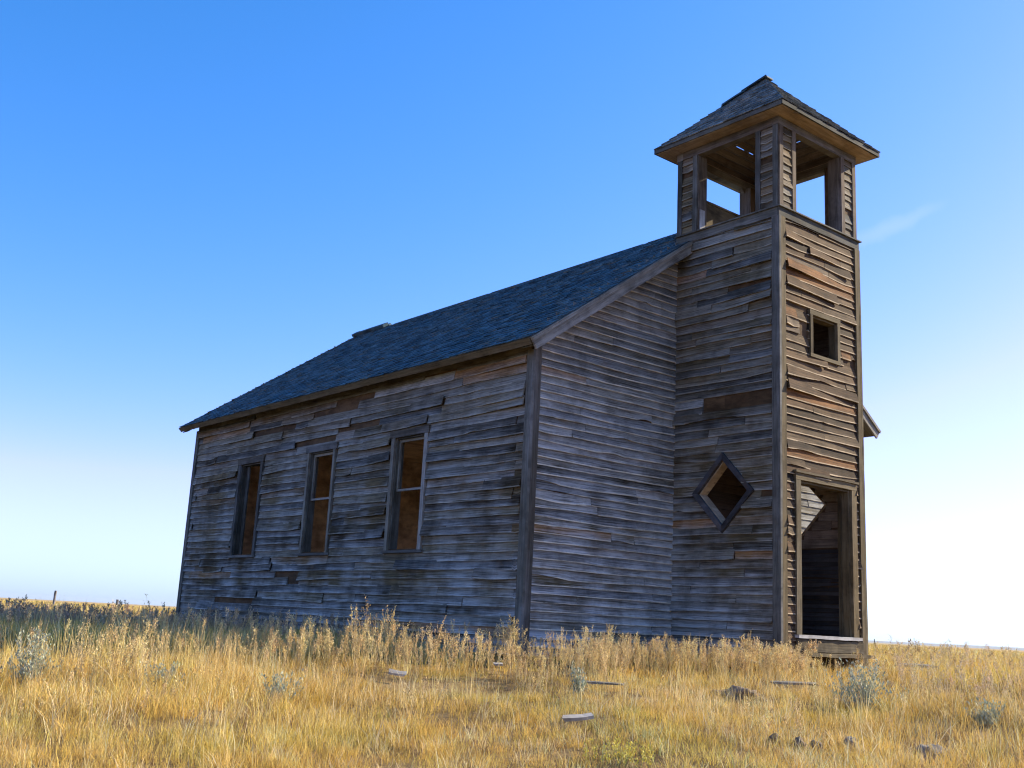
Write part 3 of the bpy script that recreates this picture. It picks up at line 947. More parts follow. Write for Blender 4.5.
# belfry roof: four shingled slopes
cxr, cyr = TW / 2, TD / 2
hx, hy = TW / 2 + O2, TD / 2 + O2
zE = HB - 0.02
mbs = MB(); mbd = MB()
for si, (ux, uy) in enumerate(((0, -1), (-1, 0), (0, 1), (1, 0))):
    N0 = Vector((ux, uy, 0))
    half = hx if ux == 0 else hy
    run = hy if ux == 0 else hx
    U = Vector((-uy, ux, 0))
    rise = HA - zE
    sl_ = math.hypot(run, rise)
    W = (-N0 * run + Z_ * rise) / sl_
    Nn = (N0 * rise + Z_ * run) / sl_
    O = Vector((cxr, cyr, zE)) + N0 * run

    def span(w, half=half, sl_=sl_):
        k = half * max(0.0, 1 - w / sl_)
        return [(-k, k)] if k > 0.02 else []

    if si == 2:
        sk = lambda u, w, r: False
    else:
        sk = None
    HOLES = {2: ((-0.08, 0.65), (-0.4, 0.65), (-0.66, 0.65)), 3: ((-0.05, 0.65),)}
    hl = HOLES.get(si, ())
    shingle_field(mbs, O, U, W, Nn, sl_, 0.125, span, width=(0.09, 0.22), lift=0.008, thick=0.016, tone=-0.1,
                  clamp=lambda w, half=half, sl_=sl_: half * (1 - w / sl_),
                  skip=(lambda u, w, r, hl=hl: any(abs(u - hu) < 0.1 and hw - 0.235 < w < hw + 0.01 for hu, hw in hl)))
    # spaced deck boards
    w = 0.02
    while w < sl_ - 0.05:
        k = half * (1 - (w + 0.1) / sl_)
        if k > 0.05:
            beam(mbd, O + U * (-k) + W * w - Nn * 0.03, U, W, Nn, 2 * k, 0.112, 0.022, seg=2)
        w += 0.125
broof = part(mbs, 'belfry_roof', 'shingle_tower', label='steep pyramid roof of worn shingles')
part(mbd, 'roof_deck', 'dark_plank', broof)
mb = MB()
for (P, U, N, ln) in ((Vector((-O2, -O2, 0)), X_, -Y_, TW + 2 * O2), (Vector((-O2, TD + O2, 0)), X_, Y_, TW + 2 * O2),
                      (Vector((-O2, -O2 + 0.026, 0)), Y_, -X_, TD + 2 * O2 - 0.052), (Vector((TW + O2, -O2 + 0.026, 0)), Y_, X_, TD + 2 * O2 - 0.052)):
    beam(mb, P + Z_ * 7.505 - N * 0.026, U, Z_, N, ln, 0.066, 0.025, seg=6, wob=0.002)
part(mb, 'fascia', 'trim', broof)
mb = MB()
zs = 7.50
beam(mb, (-O2 + 0.03, -O2 + 0.03, zs), X_, Y_, Z_, TW + 2 * O2 - 0.06, O2 + 0.06, 0.018, seg=4, tone=0.3)
beam(mb, (-O2 + 0.03, TD - 0.09, zs), X_, Y_, Z_, TW + 2 * O2 - 0.06, O2 + 0.06, 0.018, seg=4, tone=0.3)
beam(mb, (-O2 + 0.03, 0.091, zs), Y_, X_, Z_, TD - 0.182, O2 + 0.06, 0.018, seg=4, tone=0.3)
beam(mb, (TW - 0.09, 0.091, zs), Y_, X_, Z_, TD - 0.182, O2 + 0.06, 0.018, seg=4, tone=0.3)
part(mb, 'soffit', 'floor', broof)
mb = MB()
apex = Vector((cxr, cyr, HA + 0.02))
# hip caps: what is left of them, and a tip board
cor = Vector((-O2, TD + O2, zE))
d = (apex - cor)
W = d.normalized()
sidev = W.cross(Z_).normalized()
upv = sidev.cross(W).normalized()
for t0, t1 in ((0.60, 0.82), (0.78, 1.0)):
    beam(mb, cor + d * t0 - sidev * 0.08 + upv * (-0.012 + 0.012 * (t0 > 0.7)), W, sidev, upv, d.length * (t1 - t0), 0.18, 0.022, tone=-0.2)
cor = Vector((-O2, -O2, zE))
beam(mb, apex + Vector((-0.07, -0.08, -0.03)), X_, Y_, Z_, 0.16, 0.16, 0.022, tone=-0.3)
cor2 = Vector((TW + O2, TD + O2, zE)); 
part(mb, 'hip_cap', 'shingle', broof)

# ------------------------------------------------------------------ terrain
_perm = rng.random((256, 256))


def vnoise(x, y, s, seed=0):
    x = np.asarray(x, float) * s + seed * 17.13
    y = np.asarray(y, float) * s + seed * 9.71
    xi = np.floor(x).astype(int); yi = np.floor(y).astype(int)
    fx = x - xi; fy = y - yi
    fx = fx * fx * (3 - 2 * fx); fy = fy * fy * (3 - 2 * fy)
    g = lambda i, j: _perm[i & 255, j & 255]
    return (g(xi, yi) * (1 - fx) + g(xi + 1, yi) * fx) * (1 - fy) + (g(xi, yi + 1) * (1 - fx) + g(xi + 1, yi + 1) * fx) * fy


def ground_h(x, y):
    x = np.asarray(x, float); y = np.asarray(y, float)
    s = (x - CAM.x) * 0.643 + (y - CAM.y) * 0.766
    t = (13.5 - s) / 1.2
    soft = np.where(t > 30, t, np.log1p(np.exp(np.clip(t, -30, 30)))) * 1.2
    z = -0.46 - 0.078 * np.minimum(soft, 40)
    d = np.hypot(x - CAM.x, y - CAM.y)
    z = z - np.clip(d - 40, 0, None) * 0.0009
    inside = (x > XL - 1.0) & (x < XR + 1.0) & (y > -1.0) & (y < YB + 1.0)
    bump = (vnoise(x, y, 0.55) - 0.5) * 0.12 + (vnoise(x, y, 1.7, 3) - 0.5) * 0.06
    bump = np.where(inside, bump * 0.4, bump)
    fade = np.clip(1 - (d - 60) / 200, 0, 1)
    return z + bump * fade


def link_mesh(name, verts, faces_flat, loop_start, loop_total, mat, col=None, smooth=False):
    me = bpy.data.meshes.new(name)
    me.vertices.add(len(verts))
    me.vertices.foreach_set('co', np.asarray(verts, np.float32).ravel())
    me.loops.add(len(faces_flat))
    me.loops.foreach_set('vertex_index', np.asarray(faces_flat, np.int32))
    me.polygons.add(len(loop_start))
    me.polygons.foreach_set('loop_start', np.asarray(loop_start, np.int32))
    me.polygons.foreach_set('loop_total', np.asarray(loop_total, np.int32))
    if smooth:
        me.polygons.foreach_set('use_smooth', np.ones(len(loop_start), bool))
    me.update(calc_edges=True)
    if col is not None:
        at = me.attributes.new('Col', 'FLOAT_COLOR', 'POINT')
        c4 = np.ones((len(verts), 4), np.float32)
        c4[:, :3] = col
        at.data.foreach_set('color', c4.ravel())
    me.materials.append(mat)
    o = bpy.data.objects.new(name, me)
    COL.objects.link(o)
    return o


rings = np.concatenate([np.arange(0.0, 30, 0.35), np.geomspace(30, 9000, 70)])
NA = 360
ang = np.linspace(0, 2 * np.pi, NA, endpoint=False)
RR, AA = np.meshgrid(rings[1:], ang, indexing='ij')
gx = (CAM.x + RR * np.sin(AA)).ravel(); gy = (CAM.y + RR * np.cos(AA)).ravel()
gx = np.concatenate([[CAM.x], gx]); gy = np.concatenate([[CAM.y], gy])
gz = ground_h(gx, gy)
quads = []
nr = len(rings) - 1
i = np.arange(nr - 1)[:, None]; j = np.arange(NA)[None, :]
a = 1 + i * NA + j; b = 1 + i * NA + (j + 1) % NA; c = 1 + (i + 1) * NA + (j + 1) % NA; d = 1 + (i + 1) * NA + j
q4 = np.stack([a, d, c, b], -1).reshape(-1, 4)
tri = np.stack([np.zeros(NA, int), 1 + np.arange(NA), 1 + (np.arange(NA) + 1) % NA], -1)
flat = np.concatenate([q4.ravel(), tri.ravel()])
lt = np.concatenate([np.full(len(q4), 4), np.full(NA, 3)])
ls = np.concatenate([[0], np.cumsum(lt)[:-1]])
ground = link_mesh('ground', np.stack([gx, gy, gz], -1), flat, ls, lt, M['ground'], smooth=True)
ground['kind'] = 'structure'

# low far hills on the horizon to the right
hv, hf = [], []
nn = 160
for i in range(nn + 1):
    azd = math.radians(30 + 110 * i / nn)
    for k, (r, hgt) in enumerate(((5200, -6), (5900, 1), (6700, -6))):
        top = hgt
        if k == 1:
            e = i / nn
            top = 2 + 10 * float(vnoise(i * 0.11, 3.3, 1.0, 5)) * (0.5 + 0.5 * min(1, e * 2.2))
            top += 2 * float(vnoise(i * 0.7, 1.3, 1.0, 9))
        hv.append((CAM.x + r * math.sin(azd), CAM.y + r * math.cos(azd), top))
for i in range(nn):
    for k in range(2):
        p = i * 3 + k
        hf.append((p, p + 3, p + 4, p + 1))
me = bpy.data.meshes.new('hills')
me.from_pydata(hv, [], hf)
me.materials.append(M['hill'])
for p in me.polygons:
    p.use_smooth = True
hills = bpy.data.objects.new('hills', me)
COL.objects.link(hills)
hills['kind'] = 'structure'

# ------------------------------------------------------------------ vegetation
def outside(x, y, m=0.03):
    inn = (x > XL - m) & (x < XR + m) & (y > YF - m) & (y < YB + m)
    tow = (x > -m) & (x < TW + m) & (y > -m) & (y <= YF)
    return ~(inn | tow)


def sector(n, r0, r1, az0, az1):
    r = np.sqrt(rng.random(n) * (r1 * r1 - r0 * r0) + r0 * r0)
    az = np.radians(az0 + rng.random(n) * (az1 - az0))
    return CAM.x + r * np.sin(az), CAM.y + r * np.cos(az), r


def blades(x, y, z, h, w, lean, leandir, col, droop=0.35):
    """ribbon blades: 7 verts each (3 levels + tip), returns verts, flat, totals, cols"""
    n = len(x)
    fa = rng.random(n) * np.pi
    sx, sy = np.cos(fa), np.sin(fa)
    lx, ly = np.cos(leandir) * lean, np.sin(leandir) * lean
    V = np.empty((n, 7, 3), np.float32)
    for k, t in enumerate((0.0, 0.38, 0.72)):
        ox = lx * h * (t * t); oy = ly * h * (t * t)
        zz = z + h * (t - droop * lean * t * t)
        ww = w * (1.0, 0.85, 0.6)[k] * 0.5
        V[:, 2 * k, 0] = x + ox - sx * ww; V[:, 2 * k, 1] = y + oy - sy * ww; V[:, 2 * k, 2] = zz
        V[:, 2 * k + 1, 0] = x + ox + sx * ww; V[:, 2 * k + 1, 1] = y + oy + sy * ww; V[:, 2 * k + 1, 2] = zz
    V[:, 6, 0] = x + lx * h; V[:, 6, 1] = y + ly * h; V[:, 6, 2] = z + h * (1 - droop * lean)
    idx = (np.arange(n) * 7)[:, None]
    fl = np.concatenate([idx + np.array([[0, 1, 3, 2]]), idx + np.array([[2, 3, 5, 4]]), idx + np.array([[4, 5, 6]])], 1)
    tot = np.tile([4, 4, 3], n)
    return V.reshape(-1, 3), fl.ravel(), tot, np.repeat(col, 7, axis=0)


def pal(n, cols, wts, jit=0.12):
    c = np.array(cols)[rng.choice(len(cols), n, p=np.array(wts) / sum(wts))]
    return np.clip(c * (1 + (rng.random((n, 1)) - 0.5) * 2 * jit) * (1 + (rng.random((n, 3)) - 0.5) * 0.12), 0.01, 0.9)


GOLD = [(0.72, 0.49, 0.12), (0.78, 0.55, 0.16), (0.62, 0.40, 0.08), (0.82, 0.66, 0.34), (0.48, 0.32, 0.08), (0.54, 0.42, 0.10), (0.24, 0.15, 0.06)]
acc = []


def grass_zone(r0, r1, az0, az1, tufts_m2, per, spread, hmin, hmax, w, cols=None, lean=(0.15, 0.8)):
    area = (r1 * r1 - r0 * r0) / 2 * math.radians(az1 - az0)
    n = int(area * tufts_m2)
    x, y, r = sector(n, r0, r1, az0, az1)
    dens = vnoise(x, y, 0.7, 1) * 0.6 + vnoise(x, y, 2.3, 2) * 0.4
    keep = rng.random(n) < np.clip(0.25 + 2.3 * (dens - 0.32), 0.02, 1)
    x, y, dens = x[keep], y[keep], dens[keep]
    n = len(x)
    k = rng.integers(per[0], per[1] + 1, n)
    ti = np.repeat(np.arange(n), k)
    m = len(ti)
    ox, oy = rng.normal(0, spread, m), rng.normal(0, spread, m)
    bx, by = x[ti] + ox, y[ti] + oy
    ok = outside(bx, by)
    bx, by, ti, ox, oy = bx[ok], by[ok], ti[ok], ox[ok], oy[ok]
    m = len(ti)
    hh = (hmin + (hmax - hmin) * vnoise(x, y, 0.45, 4) ** 1.2)[ti] * (0.55 + 0.75 * rng.random(m))
    ld = np.arctan2(oy, ox) + rng.normal(0, 0.9, m)
    ln = lean[0] + (lean[1] - lean[0]) * rng.random(m) ** 1.5
    tcol = pal(n, cols or GOLD, (5, 5, 4, 3, 3, 2, 2) if cols is None else [1] * len(cols), 0.15)
    big = vnoise(x, y, 0.33, 6)[:, None]
    tcol = tcol * (0.86 + 0.26 * big) + np.array([[-0.03, 0.005, -0.01]]) * (vnoise(x, y, 0.9, 8)[:, None] > 0.66)
    col = np.clip(tcol[ti] * (0.8 + 0.4 * rng.random((m, 1))), 0.02, 0.85)
    bz = ground_h(bx, by) - 0.015
    acc.append(blades(bx, by, bz, hh, w * (0.7 + 0.6 * rng.random(m)), ln, ld, col))


grass_zone(4.2, 8.5, -2, 84, 190, (14, 28), 0.045, 0.07, 0.25, 0.0032)
grass_zone(8.5, 12.5, -2, 84, 150, (14, 26), 0.05, 0.08, 0.26, 0.004)
grass_zone(12.5, 18, 2, 82, 75, (14, 24), 0.06, 0.12, 0.30, 0.0055)
PALE = [(0.80, 0.66, 0.38), (0.74, 0.58, 0.28), (0.82, 0.70, 0.46)]
grass_zone(4.2, 14, 0, 82, 16, (1, 4), 0.03, 0.20, 0.42, 0.0034, cols=PALE, lean=(0.1, 0.9))
STRAW = [(0.74, 0.55, 0.22), (0.68, 0.49, 0.17), (0.80, 0.64, 0.32), (0.56, 0.39, 0.13)]
grass_zone(9.8, 14.2, 12, 58, 26, (3, 12), 0.035, 0.22, 0.56, 0.0042, cols=STRAW, lean=(0.03, 0.45))
grass_zone(6.5, 9.8, 12, 30, 12, (2, 9), 0.035, 0.16, 0.44, 0.0038, cols=STRAW, lean=(0.05, 0.5))
grass_zone(11, 26, 58, 76, 9, (3, 10), 0.04, 0.16, 0.44, 0.005, cols=STRAW, lean=(0.1, 0.6))
BROWN = [(0.30, 0.20, 0.10), (0.24, 0.16, 0.08), (0.36, 0.25, 0.14)]
grass_zone(5, 14, 0, 82, 7, (10, 26), 0.05, 0.07, 0.2, 0.004, cols=BROWN, lean=(0.4, 1.1))
grass_zone(6.5, 15, 42, 82, 26, (12, 28), 0.06, 0.07, 0.19, 0.004, cols=BROWN + [(0.42, 0.29, 0.17), (0.46, 0.34, 0.2)], lean=(0.4, 1.1))
grass_zone(6.5, 15, 42, 82, 10, (10, 22), 0.05, 0.12, 0.3, 0.004, cols=[(0.44, 0.42, 0.22), (0.52, 0.46, 0.27), (0.36, 0.35, 0.17)], lean=(0.2, 0.8))
GREY_STRAW = [(0.58, 0.42, 0.22), (0.66, 0.49, 0.25), (0.50, 0.36, 0.18), (0.42, 0.29, 0.15)]
grass_zone(18, 30, 2, 36, 26, (12, 22), 0.09, 0.14, 0.32, 0.008, cols=GREY_STRAW)
grass_zone(18, 30, 36, 80, 26, (12, 22), 0.09, 0.14, 0.32, 0.008)
grass_zone(30, 70, 4, 78, 4.5, (10, 18), 0.16, 0.16, 0.34, 0.016)
grass_zone(70, 190, 6, 76, 0.45, (9, 15), 0.4, 0.16, 0.34, 0.04)


def merge(parts):
    V, F, Tt, C = [], [], [], []
    o = 0
    for v, f, t, c in parts:
        V.append(v); F.append(f + o); Tt.append(t); C.append(c)
        o += len(v)
    tot = np.concatenate(Tt)
    return np.concatenate(V), np.concatenate(F), np.concatenate([[0], np.cumsum(tot)[:-1]]), tot, np.concatenate(C)


v, f, ls, lt, c = merge(acc)
print('grass verts', len(v), 'faces', len(lt))
grass = link_mesh('grass', v, f, ls, lt, M['grass'], c)
grass['kind'] = 'stuff'
grass['label'] = 'dry golden prairie grass covering the ground'


# tall dry weeds: stem, ascending branches, seed clusters
def strips(P0, P1, w, col):
    """flat strips (crossed by random facing) from P0 to P1"""
    n = len(P0)
    d = P1 - P0
    fa = rng.random(n) * np.pi
    s = np.stack([np.cos(fa), np.sin(fa), np.zeros(n)], -1) * (np.asarray(w)[:, None] * 0.5)
    V = np.stack([P0 - s, P0 + s, P1 + s * 0.7, P1 - s * 0.7], 1).reshape(-1, 3)
    idx = (np.arange(n) * 4)[:, None] + np.arange(4)[None]
    return V, idx.ravel(), np.full(n, 4), np.repeat(col, 4, 0)


def flakes(P, size, col):
    """small seed husks / leaves: randomly turned rhombs"""
    n = len(P)
    a = rng.normal(size=(n, 3)); a /= np.linalg.norm(a, axis=1)[:, None]
    a[:, 2] = np.abs(a[:, 2]) + 1.1
    a /= np.linalg.norm(a, axis=1)[:, None]
    b = np.cross(a, rng.normal(size=(n, 3))); b /= np.linalg.norm(b, axis=1)[:, None]
    s = np.asarray(size)[:, None]
    V = np.stack([P, P + a * s * 0.5 + b * s * 0.24, P + a * s, P + a * s * 0.5 - b * s * 0.24], 1).reshape(-1, 3)
    idx = (np.arange(n) * 4)[:, None] + np.arange(4)[None]
    return V, idx.ravel(), np.full(n, 4), np.repeat(col, 4, 0)


WEED_STEM = [(0.68, 0.52, 0.22), (0.58, 0.43, 0.16), (0.74, 0.58, 0.28)]
WEED_HEAD = [(0.60, 0.45, 0.19), (0.66, 0.50, 0.23), (0.42, 0.30, 0.14), (0.72, 0.56, 0.27)]


DULL = [(0.50, 0.36, 0.22), (0.44, 0.31, 0.19), (0.56, 0.41, 0.26), (0.36, 0.25, 0.15)]


def weed_parts(x, y, z, h, br=6, fl=14, fsize=0.016, stems=WEED_STEM, heads=WEED_HEAD, spread=0.22, stemw=0.006):
    out = []
    n = len(x)
    base = np.stack([x, y, z], -1)
    dirn = np.stack([rng.normal(0, 0.14, n), rng.normal(0, 0.14, n), np.ones(n)], -1)
    top = base + dirn * h[:, None]
    sc = pal(n, stems, [1] * len(stems), 0.18)
    mid = base + dirn * (h * 0.5)[:, None] + np.stack([rng.normal(0, 0.02, n), rng.normal(0, 0.02, n), np.zeros(n)], -1)
    out.append(strips(base, mid, np.full(n, stemw), sc))
    out.append(strips(mid, top, np.full(n, stemw * 0.75), sc))
    bi = np.repeat(np.arange(n), br)
    m = len(bi)
    t = 0.2 + 0.7 * rng.random(m)
    p0 = base[bi] + dirn[bi] * (h[bi] * t)[:, None]
    an = rng.random(m) * 2 * np.pi
    bl = h[bi] * (0.16 + 0.26 * rng.random(m)) * (1.15 - 0.5 * t)
    p1 = p0 + np.stack([np.cos(an) * bl * spread * 1.3, np.sin(an) * bl * spread * 1.3, bl * 0.92], -1)
    out.append(strips(p0, p1, np.full(m, stemw * 0.6), sc[bi]))
    hc = pal(n, heads, [1] * len(heads), 0.2)
    # clusters along the upper part of branches and at the stem's top
    ci = np.repeat(np.arange(m), fl)
    k = len(ci)
    s = 0.35 + 0.68 * rng.random(k)
    P = p0[ci] + (p1 - p0)[ci] * s[:, None] + rng.normal(0, 0.008, (k, 3))
    out.append(flakes(P, fsize * (0.5 + 0.8 * rng.random(k)), np.clip(hc[bi[ci]] * (0.75 + 0.5 * rng.random((k, 1))), 0.02, 0.85)))
    ci = np.repeat(np.arange(n), fl * 2)
    k = len(ci)
    s = 0.72 + 0.3 * rng.random(k)
    P = base[ci] + dirn[ci] * (h[ci] * s)[:, None] + rng.normal(0, 0.009, (k, 3))
    out.append(flakes(P, fsize * (0.5 + 0.8 * rng.random(k)), np.clip(hc[ci] * (0.75 + 0.5 * rng.random((k, 1))), 0.02, 0.85)))
    return out


def ray_xy(px, r):
    """ground point at horizontal distance r under photo column px (at mid height) - used only to place plants on the ground."""
    az = math.radians(np.interp(px, [0, 512, 1023], [15.2, 40.3, 64.6]))
    return CAM.x + r * math.sin(az), CAM.y + r * math.cos(az)


W = []


def weed_band(n, az0, az1, r0, r1, h0, h1, patch=0.4, seed=0, **kw):
    az = np.radians(az0 + rng.random(n) * (az1 - az0)); r = r0 + rng.random(n) * (r1 - r0)
    x, y = CAM.x + r * np.sin(az), CAM.y + r * np.cos(az)
    nz = vnoise(x, y, 1.4, 20 + seed)
    ok = outside(x, y, 0.06) & (nz > patch)
    x, y, nz = x[ok], y[ok], nz[ok]
    h = (h0 + (h1 - h0) * rng.random(len(x)) ** 1.3) * (0.75 + 0.5 * nz)
    W.extend(weed_parts(x, y, ground_h(x, y) - 0.01, h, **kw))


weed_band(620, 20, 46, 11.6, 13.6, 0.26, 0.52, 0.30, 1)
weed_band(260, 15, 24, 10.2, 12.6, 0.28, 0.55, 0.48, 2)
weed_band(620, 44, 55, 13.0, 14.9, 0.22, 0.40, 0.36, 3)
weed_band(170, 52, 60, 14.2, 16.4, 0.18, 0.36, 0.42, 4)
weed_band(900, 8, 32, 15.5, 23, 0.20, 0.42, 0.30, 5, br=4, fl=8, fsize=0.03, stems=DULL, heads=DULL)
weed_band(500, 6, 26, 23, 34, 0.2, 0.36, 0.4, 6, br=4, fl=6, fsize=0.04, stems=DULL, heads=DULL)
weed_band(420, 59, 72, 11, 20, 0.25, 0.5, 0.5, 7, heads=[(0.62, 0.5, 0.3), (0.55, 0.42, 0.24)])
weed_band(260, 16, 66, 8.2, 11.5, 0.14, 0.3, 0.6, 8, br=3, fl=9, fsize=0.016)
weed_band(500, 58, 72, 18, 45, 0.2, 0.45, 0.45, 9, br=4, fl=6, fsize=0.035)
v, f, ls, lt, c = merge(W)
print('weed verts', len(v))
weeds = link_mesh('weeds', v, f, ls, lt, M['weed'], c)
weeds['kind'] = 'stuff'
weeds['label'] = 'tall dry brown weeds with seed heads along the church walls'


# --- single plants
def plant(name, x, y, label, cat, kind, h=0.4, rad=0.25, n=60, group=None):
    z = float(ground_h(x, y)) - 0.01
    parts = []
    ax = x + rng.normal(0, rad * 0.35, n); ay = y + rng.normal(0, rad * 0.35, n)
    zz = np.full(n, z)
    if kind == 'sage':
        cols = [(0.34, 0.37, 0.25), (0.42, 0.43, 0.30), (0.26, 0.29, 0.19), (0.52, 0.47, 0.28)]
        hh = h * (0.35 + 0.75 * rng.random(n))
        b = np.stack([x + rng.normal(0, rad * 0.25, n), y + rng.normal(0, rad * 0.25, n), zz], -1)
        ang_ = rng.random(n) * 2 * np.pi
        out = rng.random(n) * rad
        tp = b + np.stack([np.cos(ang_) * out, np.sin(ang_) * out, hh], -1)
        sc = pal(n, [(0.33, 0.31, 0.22), (0.42, 0.40, 0.30)], [1, 1], 0.2)
        parts.append(strips(b, tp, np.full(n, 0.004), sc))
        ci = np.repeat(np.arange(n), 20)
        s = 0.25 + 0.8 * rng.random(len(ci))
        P = b[ci] + (tp - b)[ci] * s[:, None] + rng.normal(0, 0.012, (len(ci), 3))
        parts.append(flakes(P, 0.014 + 0.026 * rng.random(len(ci)), pal(len(ci), cols, [3, 3, 2, 1], 0.2)))
    elif kind == 'yellow':
        hh = h * (0.6 + 0.5 * rng.random(n))
        b = np.stack([ax, ay, zz], -1)
        tp = b + np.stack([rng.normal(0, 0.05, n), rng.normal(0, 0.05, n), hh], -1)
        parts.append(strips(b, tp, np.full(n, 0.004), pal(n, [(0.32, 0.36, 0.10), (0.4, 0.4, 0.12)], [1, 1], 0.2)))
        ci = np.repeat(np.arange(n), 22)
        s = 0.15 + 0.9 * rng.random(len(ci))
        P = b[ci] + (tp - b)[ci] * s[:, None] + rng.normal(0, 0.01, (len(ci), 3))
        parts.append(flakes(P, 0.01 + 0.016 * rng.random(len(ci)), pal(len(ci), [(0.66, 0.52, 0.07), (0.46, 0.42, 0.11), (0.58, 0.48, 0.10)], [2, 2, 2], 0.2)))
    elif kind == 'stalk':
        parts = weed_parts(ax[:n], ay[:n], zz[:n], h * (0.85 + 0.3 * rng.random(n)), br=7, fl=14, fsize=0.024, stemw=0.007, spread=0.5)
    v, f, ls, lt, c = merge(parts)
    v = v - np.array([x, y, z])
    o = link_mesh(name, v, f, ls, lt, M['sage'] if kind != 'stalk' else M['weed'], c)
    o.location = (x, y, z)
    o['label'] = label
    o['category'] = cat
    if group:
        o['group'] = group
    return o


plant('sage_plant', -2.48, -2.78, 'largest blue green sage bush, standing in front of the doorstep', 'plant', 'sage', 0.42, 0.30, 95, 'sage plants in the grass')
plant('sage_plant', -9.14, 1.01, 'silvery sage bush at the far left edge among tall weeds', 'plant', 'sage', 0.44, 0.2, 60, 'sage plants in the grass')
plant('sage_plant', -8.17, 0.49, 'small pale sage plant in open grass below the dark shaded weeds', 'plant', 'sage', 0.26, 0.16, 30, 'sage plants in the grass')
plant('sage_plant', -7.37, -0.18, 'low grey green sage plant in the grass below the middle side window', 'plant', 'sage', 0.24, 0.2, 34, 'sage plants in the grass')
plant('sage_plant', -4.60, -0.98, 'small upright sage plant beside the thin grey board', 'plant', 'sage', 0.28, 0.1, 26, 'sage plants in the grass')
plant('sage_plant', -2.37, -3.95, 'faint grey sage plant on the right, nearest the camera of the right hand sages', 'plant', 'sage', 0.22, 0.18, 30, 'sage plants in the grass')
plant('flowering_plant', -6.45, -3.43, 'low yellow flowering plant in the near grass', 'plant', 'yellow', 0.14, 0.32, 42)
x, y = ray_xy(345, 12.4)
plant('dry_weed', x, y, 'tallest forked dry weed against the side wall below the middle window', 'plant', 'stalk', 0.6, 0.06, 3)
x, y = ray_xy(372, 12.6)
plant('dry_weed', x, y, 'tall single dry weed just right of the forked one, under the side windows', 'plant', 'stalk', 0.58, 0.05, 2)
x, y = ray_xy(505, 13.2)
plant('dry_weed', x, y, 'bushy brown dry weed against the front corner board of the nave', 'plant', 'stalk', 0.55, 0.3, 9)
x, y = ray_xy(762, 14.2)
plant('dry_weed', x, y, 'dry weed clump at the foot of the tower corner board', 'plant', 'stalk', 0.45, 0.25, 8)
x, y = ray_xy(828, 15.3)
plant('dry_weed', x, y, 'thin dry weed growing in front of the door threshold', 'plant', 'stalk', 0.42, 0.1, 4)


# --- boards lying in the grass
def debris(name, x, y, ln, wd, th, rot, tilt, mat, label, cat, up=0.08):
    up = up - 0.03
    mb = MB()
    beam(mb, (-ln / 2, -wd / 2, 0), X_, Y_, Z_, ln, wd, th, seg=3, wob=th * 0.12, tone=-0.2)
    for i, vv in enumerate(mb.v):               # split, uneven ends
        if abs(abs(vv.x) - ln / 2) < 1e-4:
            vv.x += random.uniform(-0.12, 0.12) * ln
        vv.y += random.uniform(-0.12, 0.12) * wd
    o = mb.build(name, M[mat])
    o.location = (x, y, float(ground_h(x, y)) + up)
    o.rotation_euler = (tilt[0], tilt[1], rot)
    o['label'] = label
    o['category'] = cat


right_ang = -math.radians(40.0)     # along the picture's width
debris('broken_board', -6.04, -2.51, 0.26, 0.055, 0.03, right_ang + 0.35, (0.35, -0.10), 'debris', 'white weathered board piece lying in the middle of the open grass', 'board', 0.13)
debris('broken_board', -5.72, 0.51, 0.18, 0.07, 0.025, right_ang - 0.1, (0.4, 0.1), 'debris', 'pale board scrap in the grass below the nearest side window', 'board', 0.13)
debris('broken_board', -4.28, 0.65, 0.1, 0.05, 0.02, right_ang + 0.2, (0.3, 0.0), 'debris', 'smallest pale board scrap near the front corner of the nave', 'board', 0.15)
debris('broken_board', -0.95, -0.22, 0.24, 0.06, 0.025, right_ang - 0.4, (0.3, 0.14), 'debris', 'white board piece lying below the diamond window', 'board', 0.2)
debris('broken_board', -4.16, -0.92, 0.42, 0.04, 0.018, right_ang + 0.0, (0.2, 0.01), 'debris_grey', 'long thin grey board half buried in the grass before the gable wall', 'board', 0.13)
debris('broken_board', -2.0, -1.62, 0.55, 0.06, 0.022, right_ang + 0.05, (0.2, 0.0), 'debris_grey', 'grey board lying beside the dark earth mound', 'board', 0.12)
debris('broken_board', 3.14, -0.14, 0.55, 0.1, 0.03, right_ang - 0.05, (0.2, 0.0), 'debris_grey', 'dark grey board lying in the open grass right of the tower', 'board', 0.17)


# --- clods and stones
def lump(name, x, y, sx, sy, sz, mat, label, cat, up=0.0, group=None, rough=0.22):
    import bmesh
    bm = bmesh.new()
    bmesh.ops.create_icosphere(bm, subdivisions=4, radius=1.0)
    sd = random.uniform(0, 90)
    from mathutils import noise as mn
    for vv in bm.verts:
        p = vv.co.copy()
        k = 1 + rough * mn.noise(p * 1.6 + Vector((sd, 0, 0))) * 1.5 + rough * 0.7 * mn.noise(p * 4.5 + Vector((0, sd, 0))) + rough * 0.35 * mn.noise(p * 11 + Vector((0, 0, sd)))
        vv.co = Vector((p.x * sx * k, p.y * sy * k, p.z * sz * k))
    me = bpy.data.meshes.new(name)
    bm.to_mesh(me); bm.free()
    me.materials.append(M[mat])
    for p in me.polygons:
        p.use_smooth = True
    o = bpy.data.objects.new(name, me)
    COL.objects.link(o)
    o.location = (x, y, float(ground_h(x, y)) + up)
    o.rotation_euler = (0, 0, random.uniform(0, 6))
    o['label'] = label
    o['category'] = cat
    if group:
        o['group'] = group


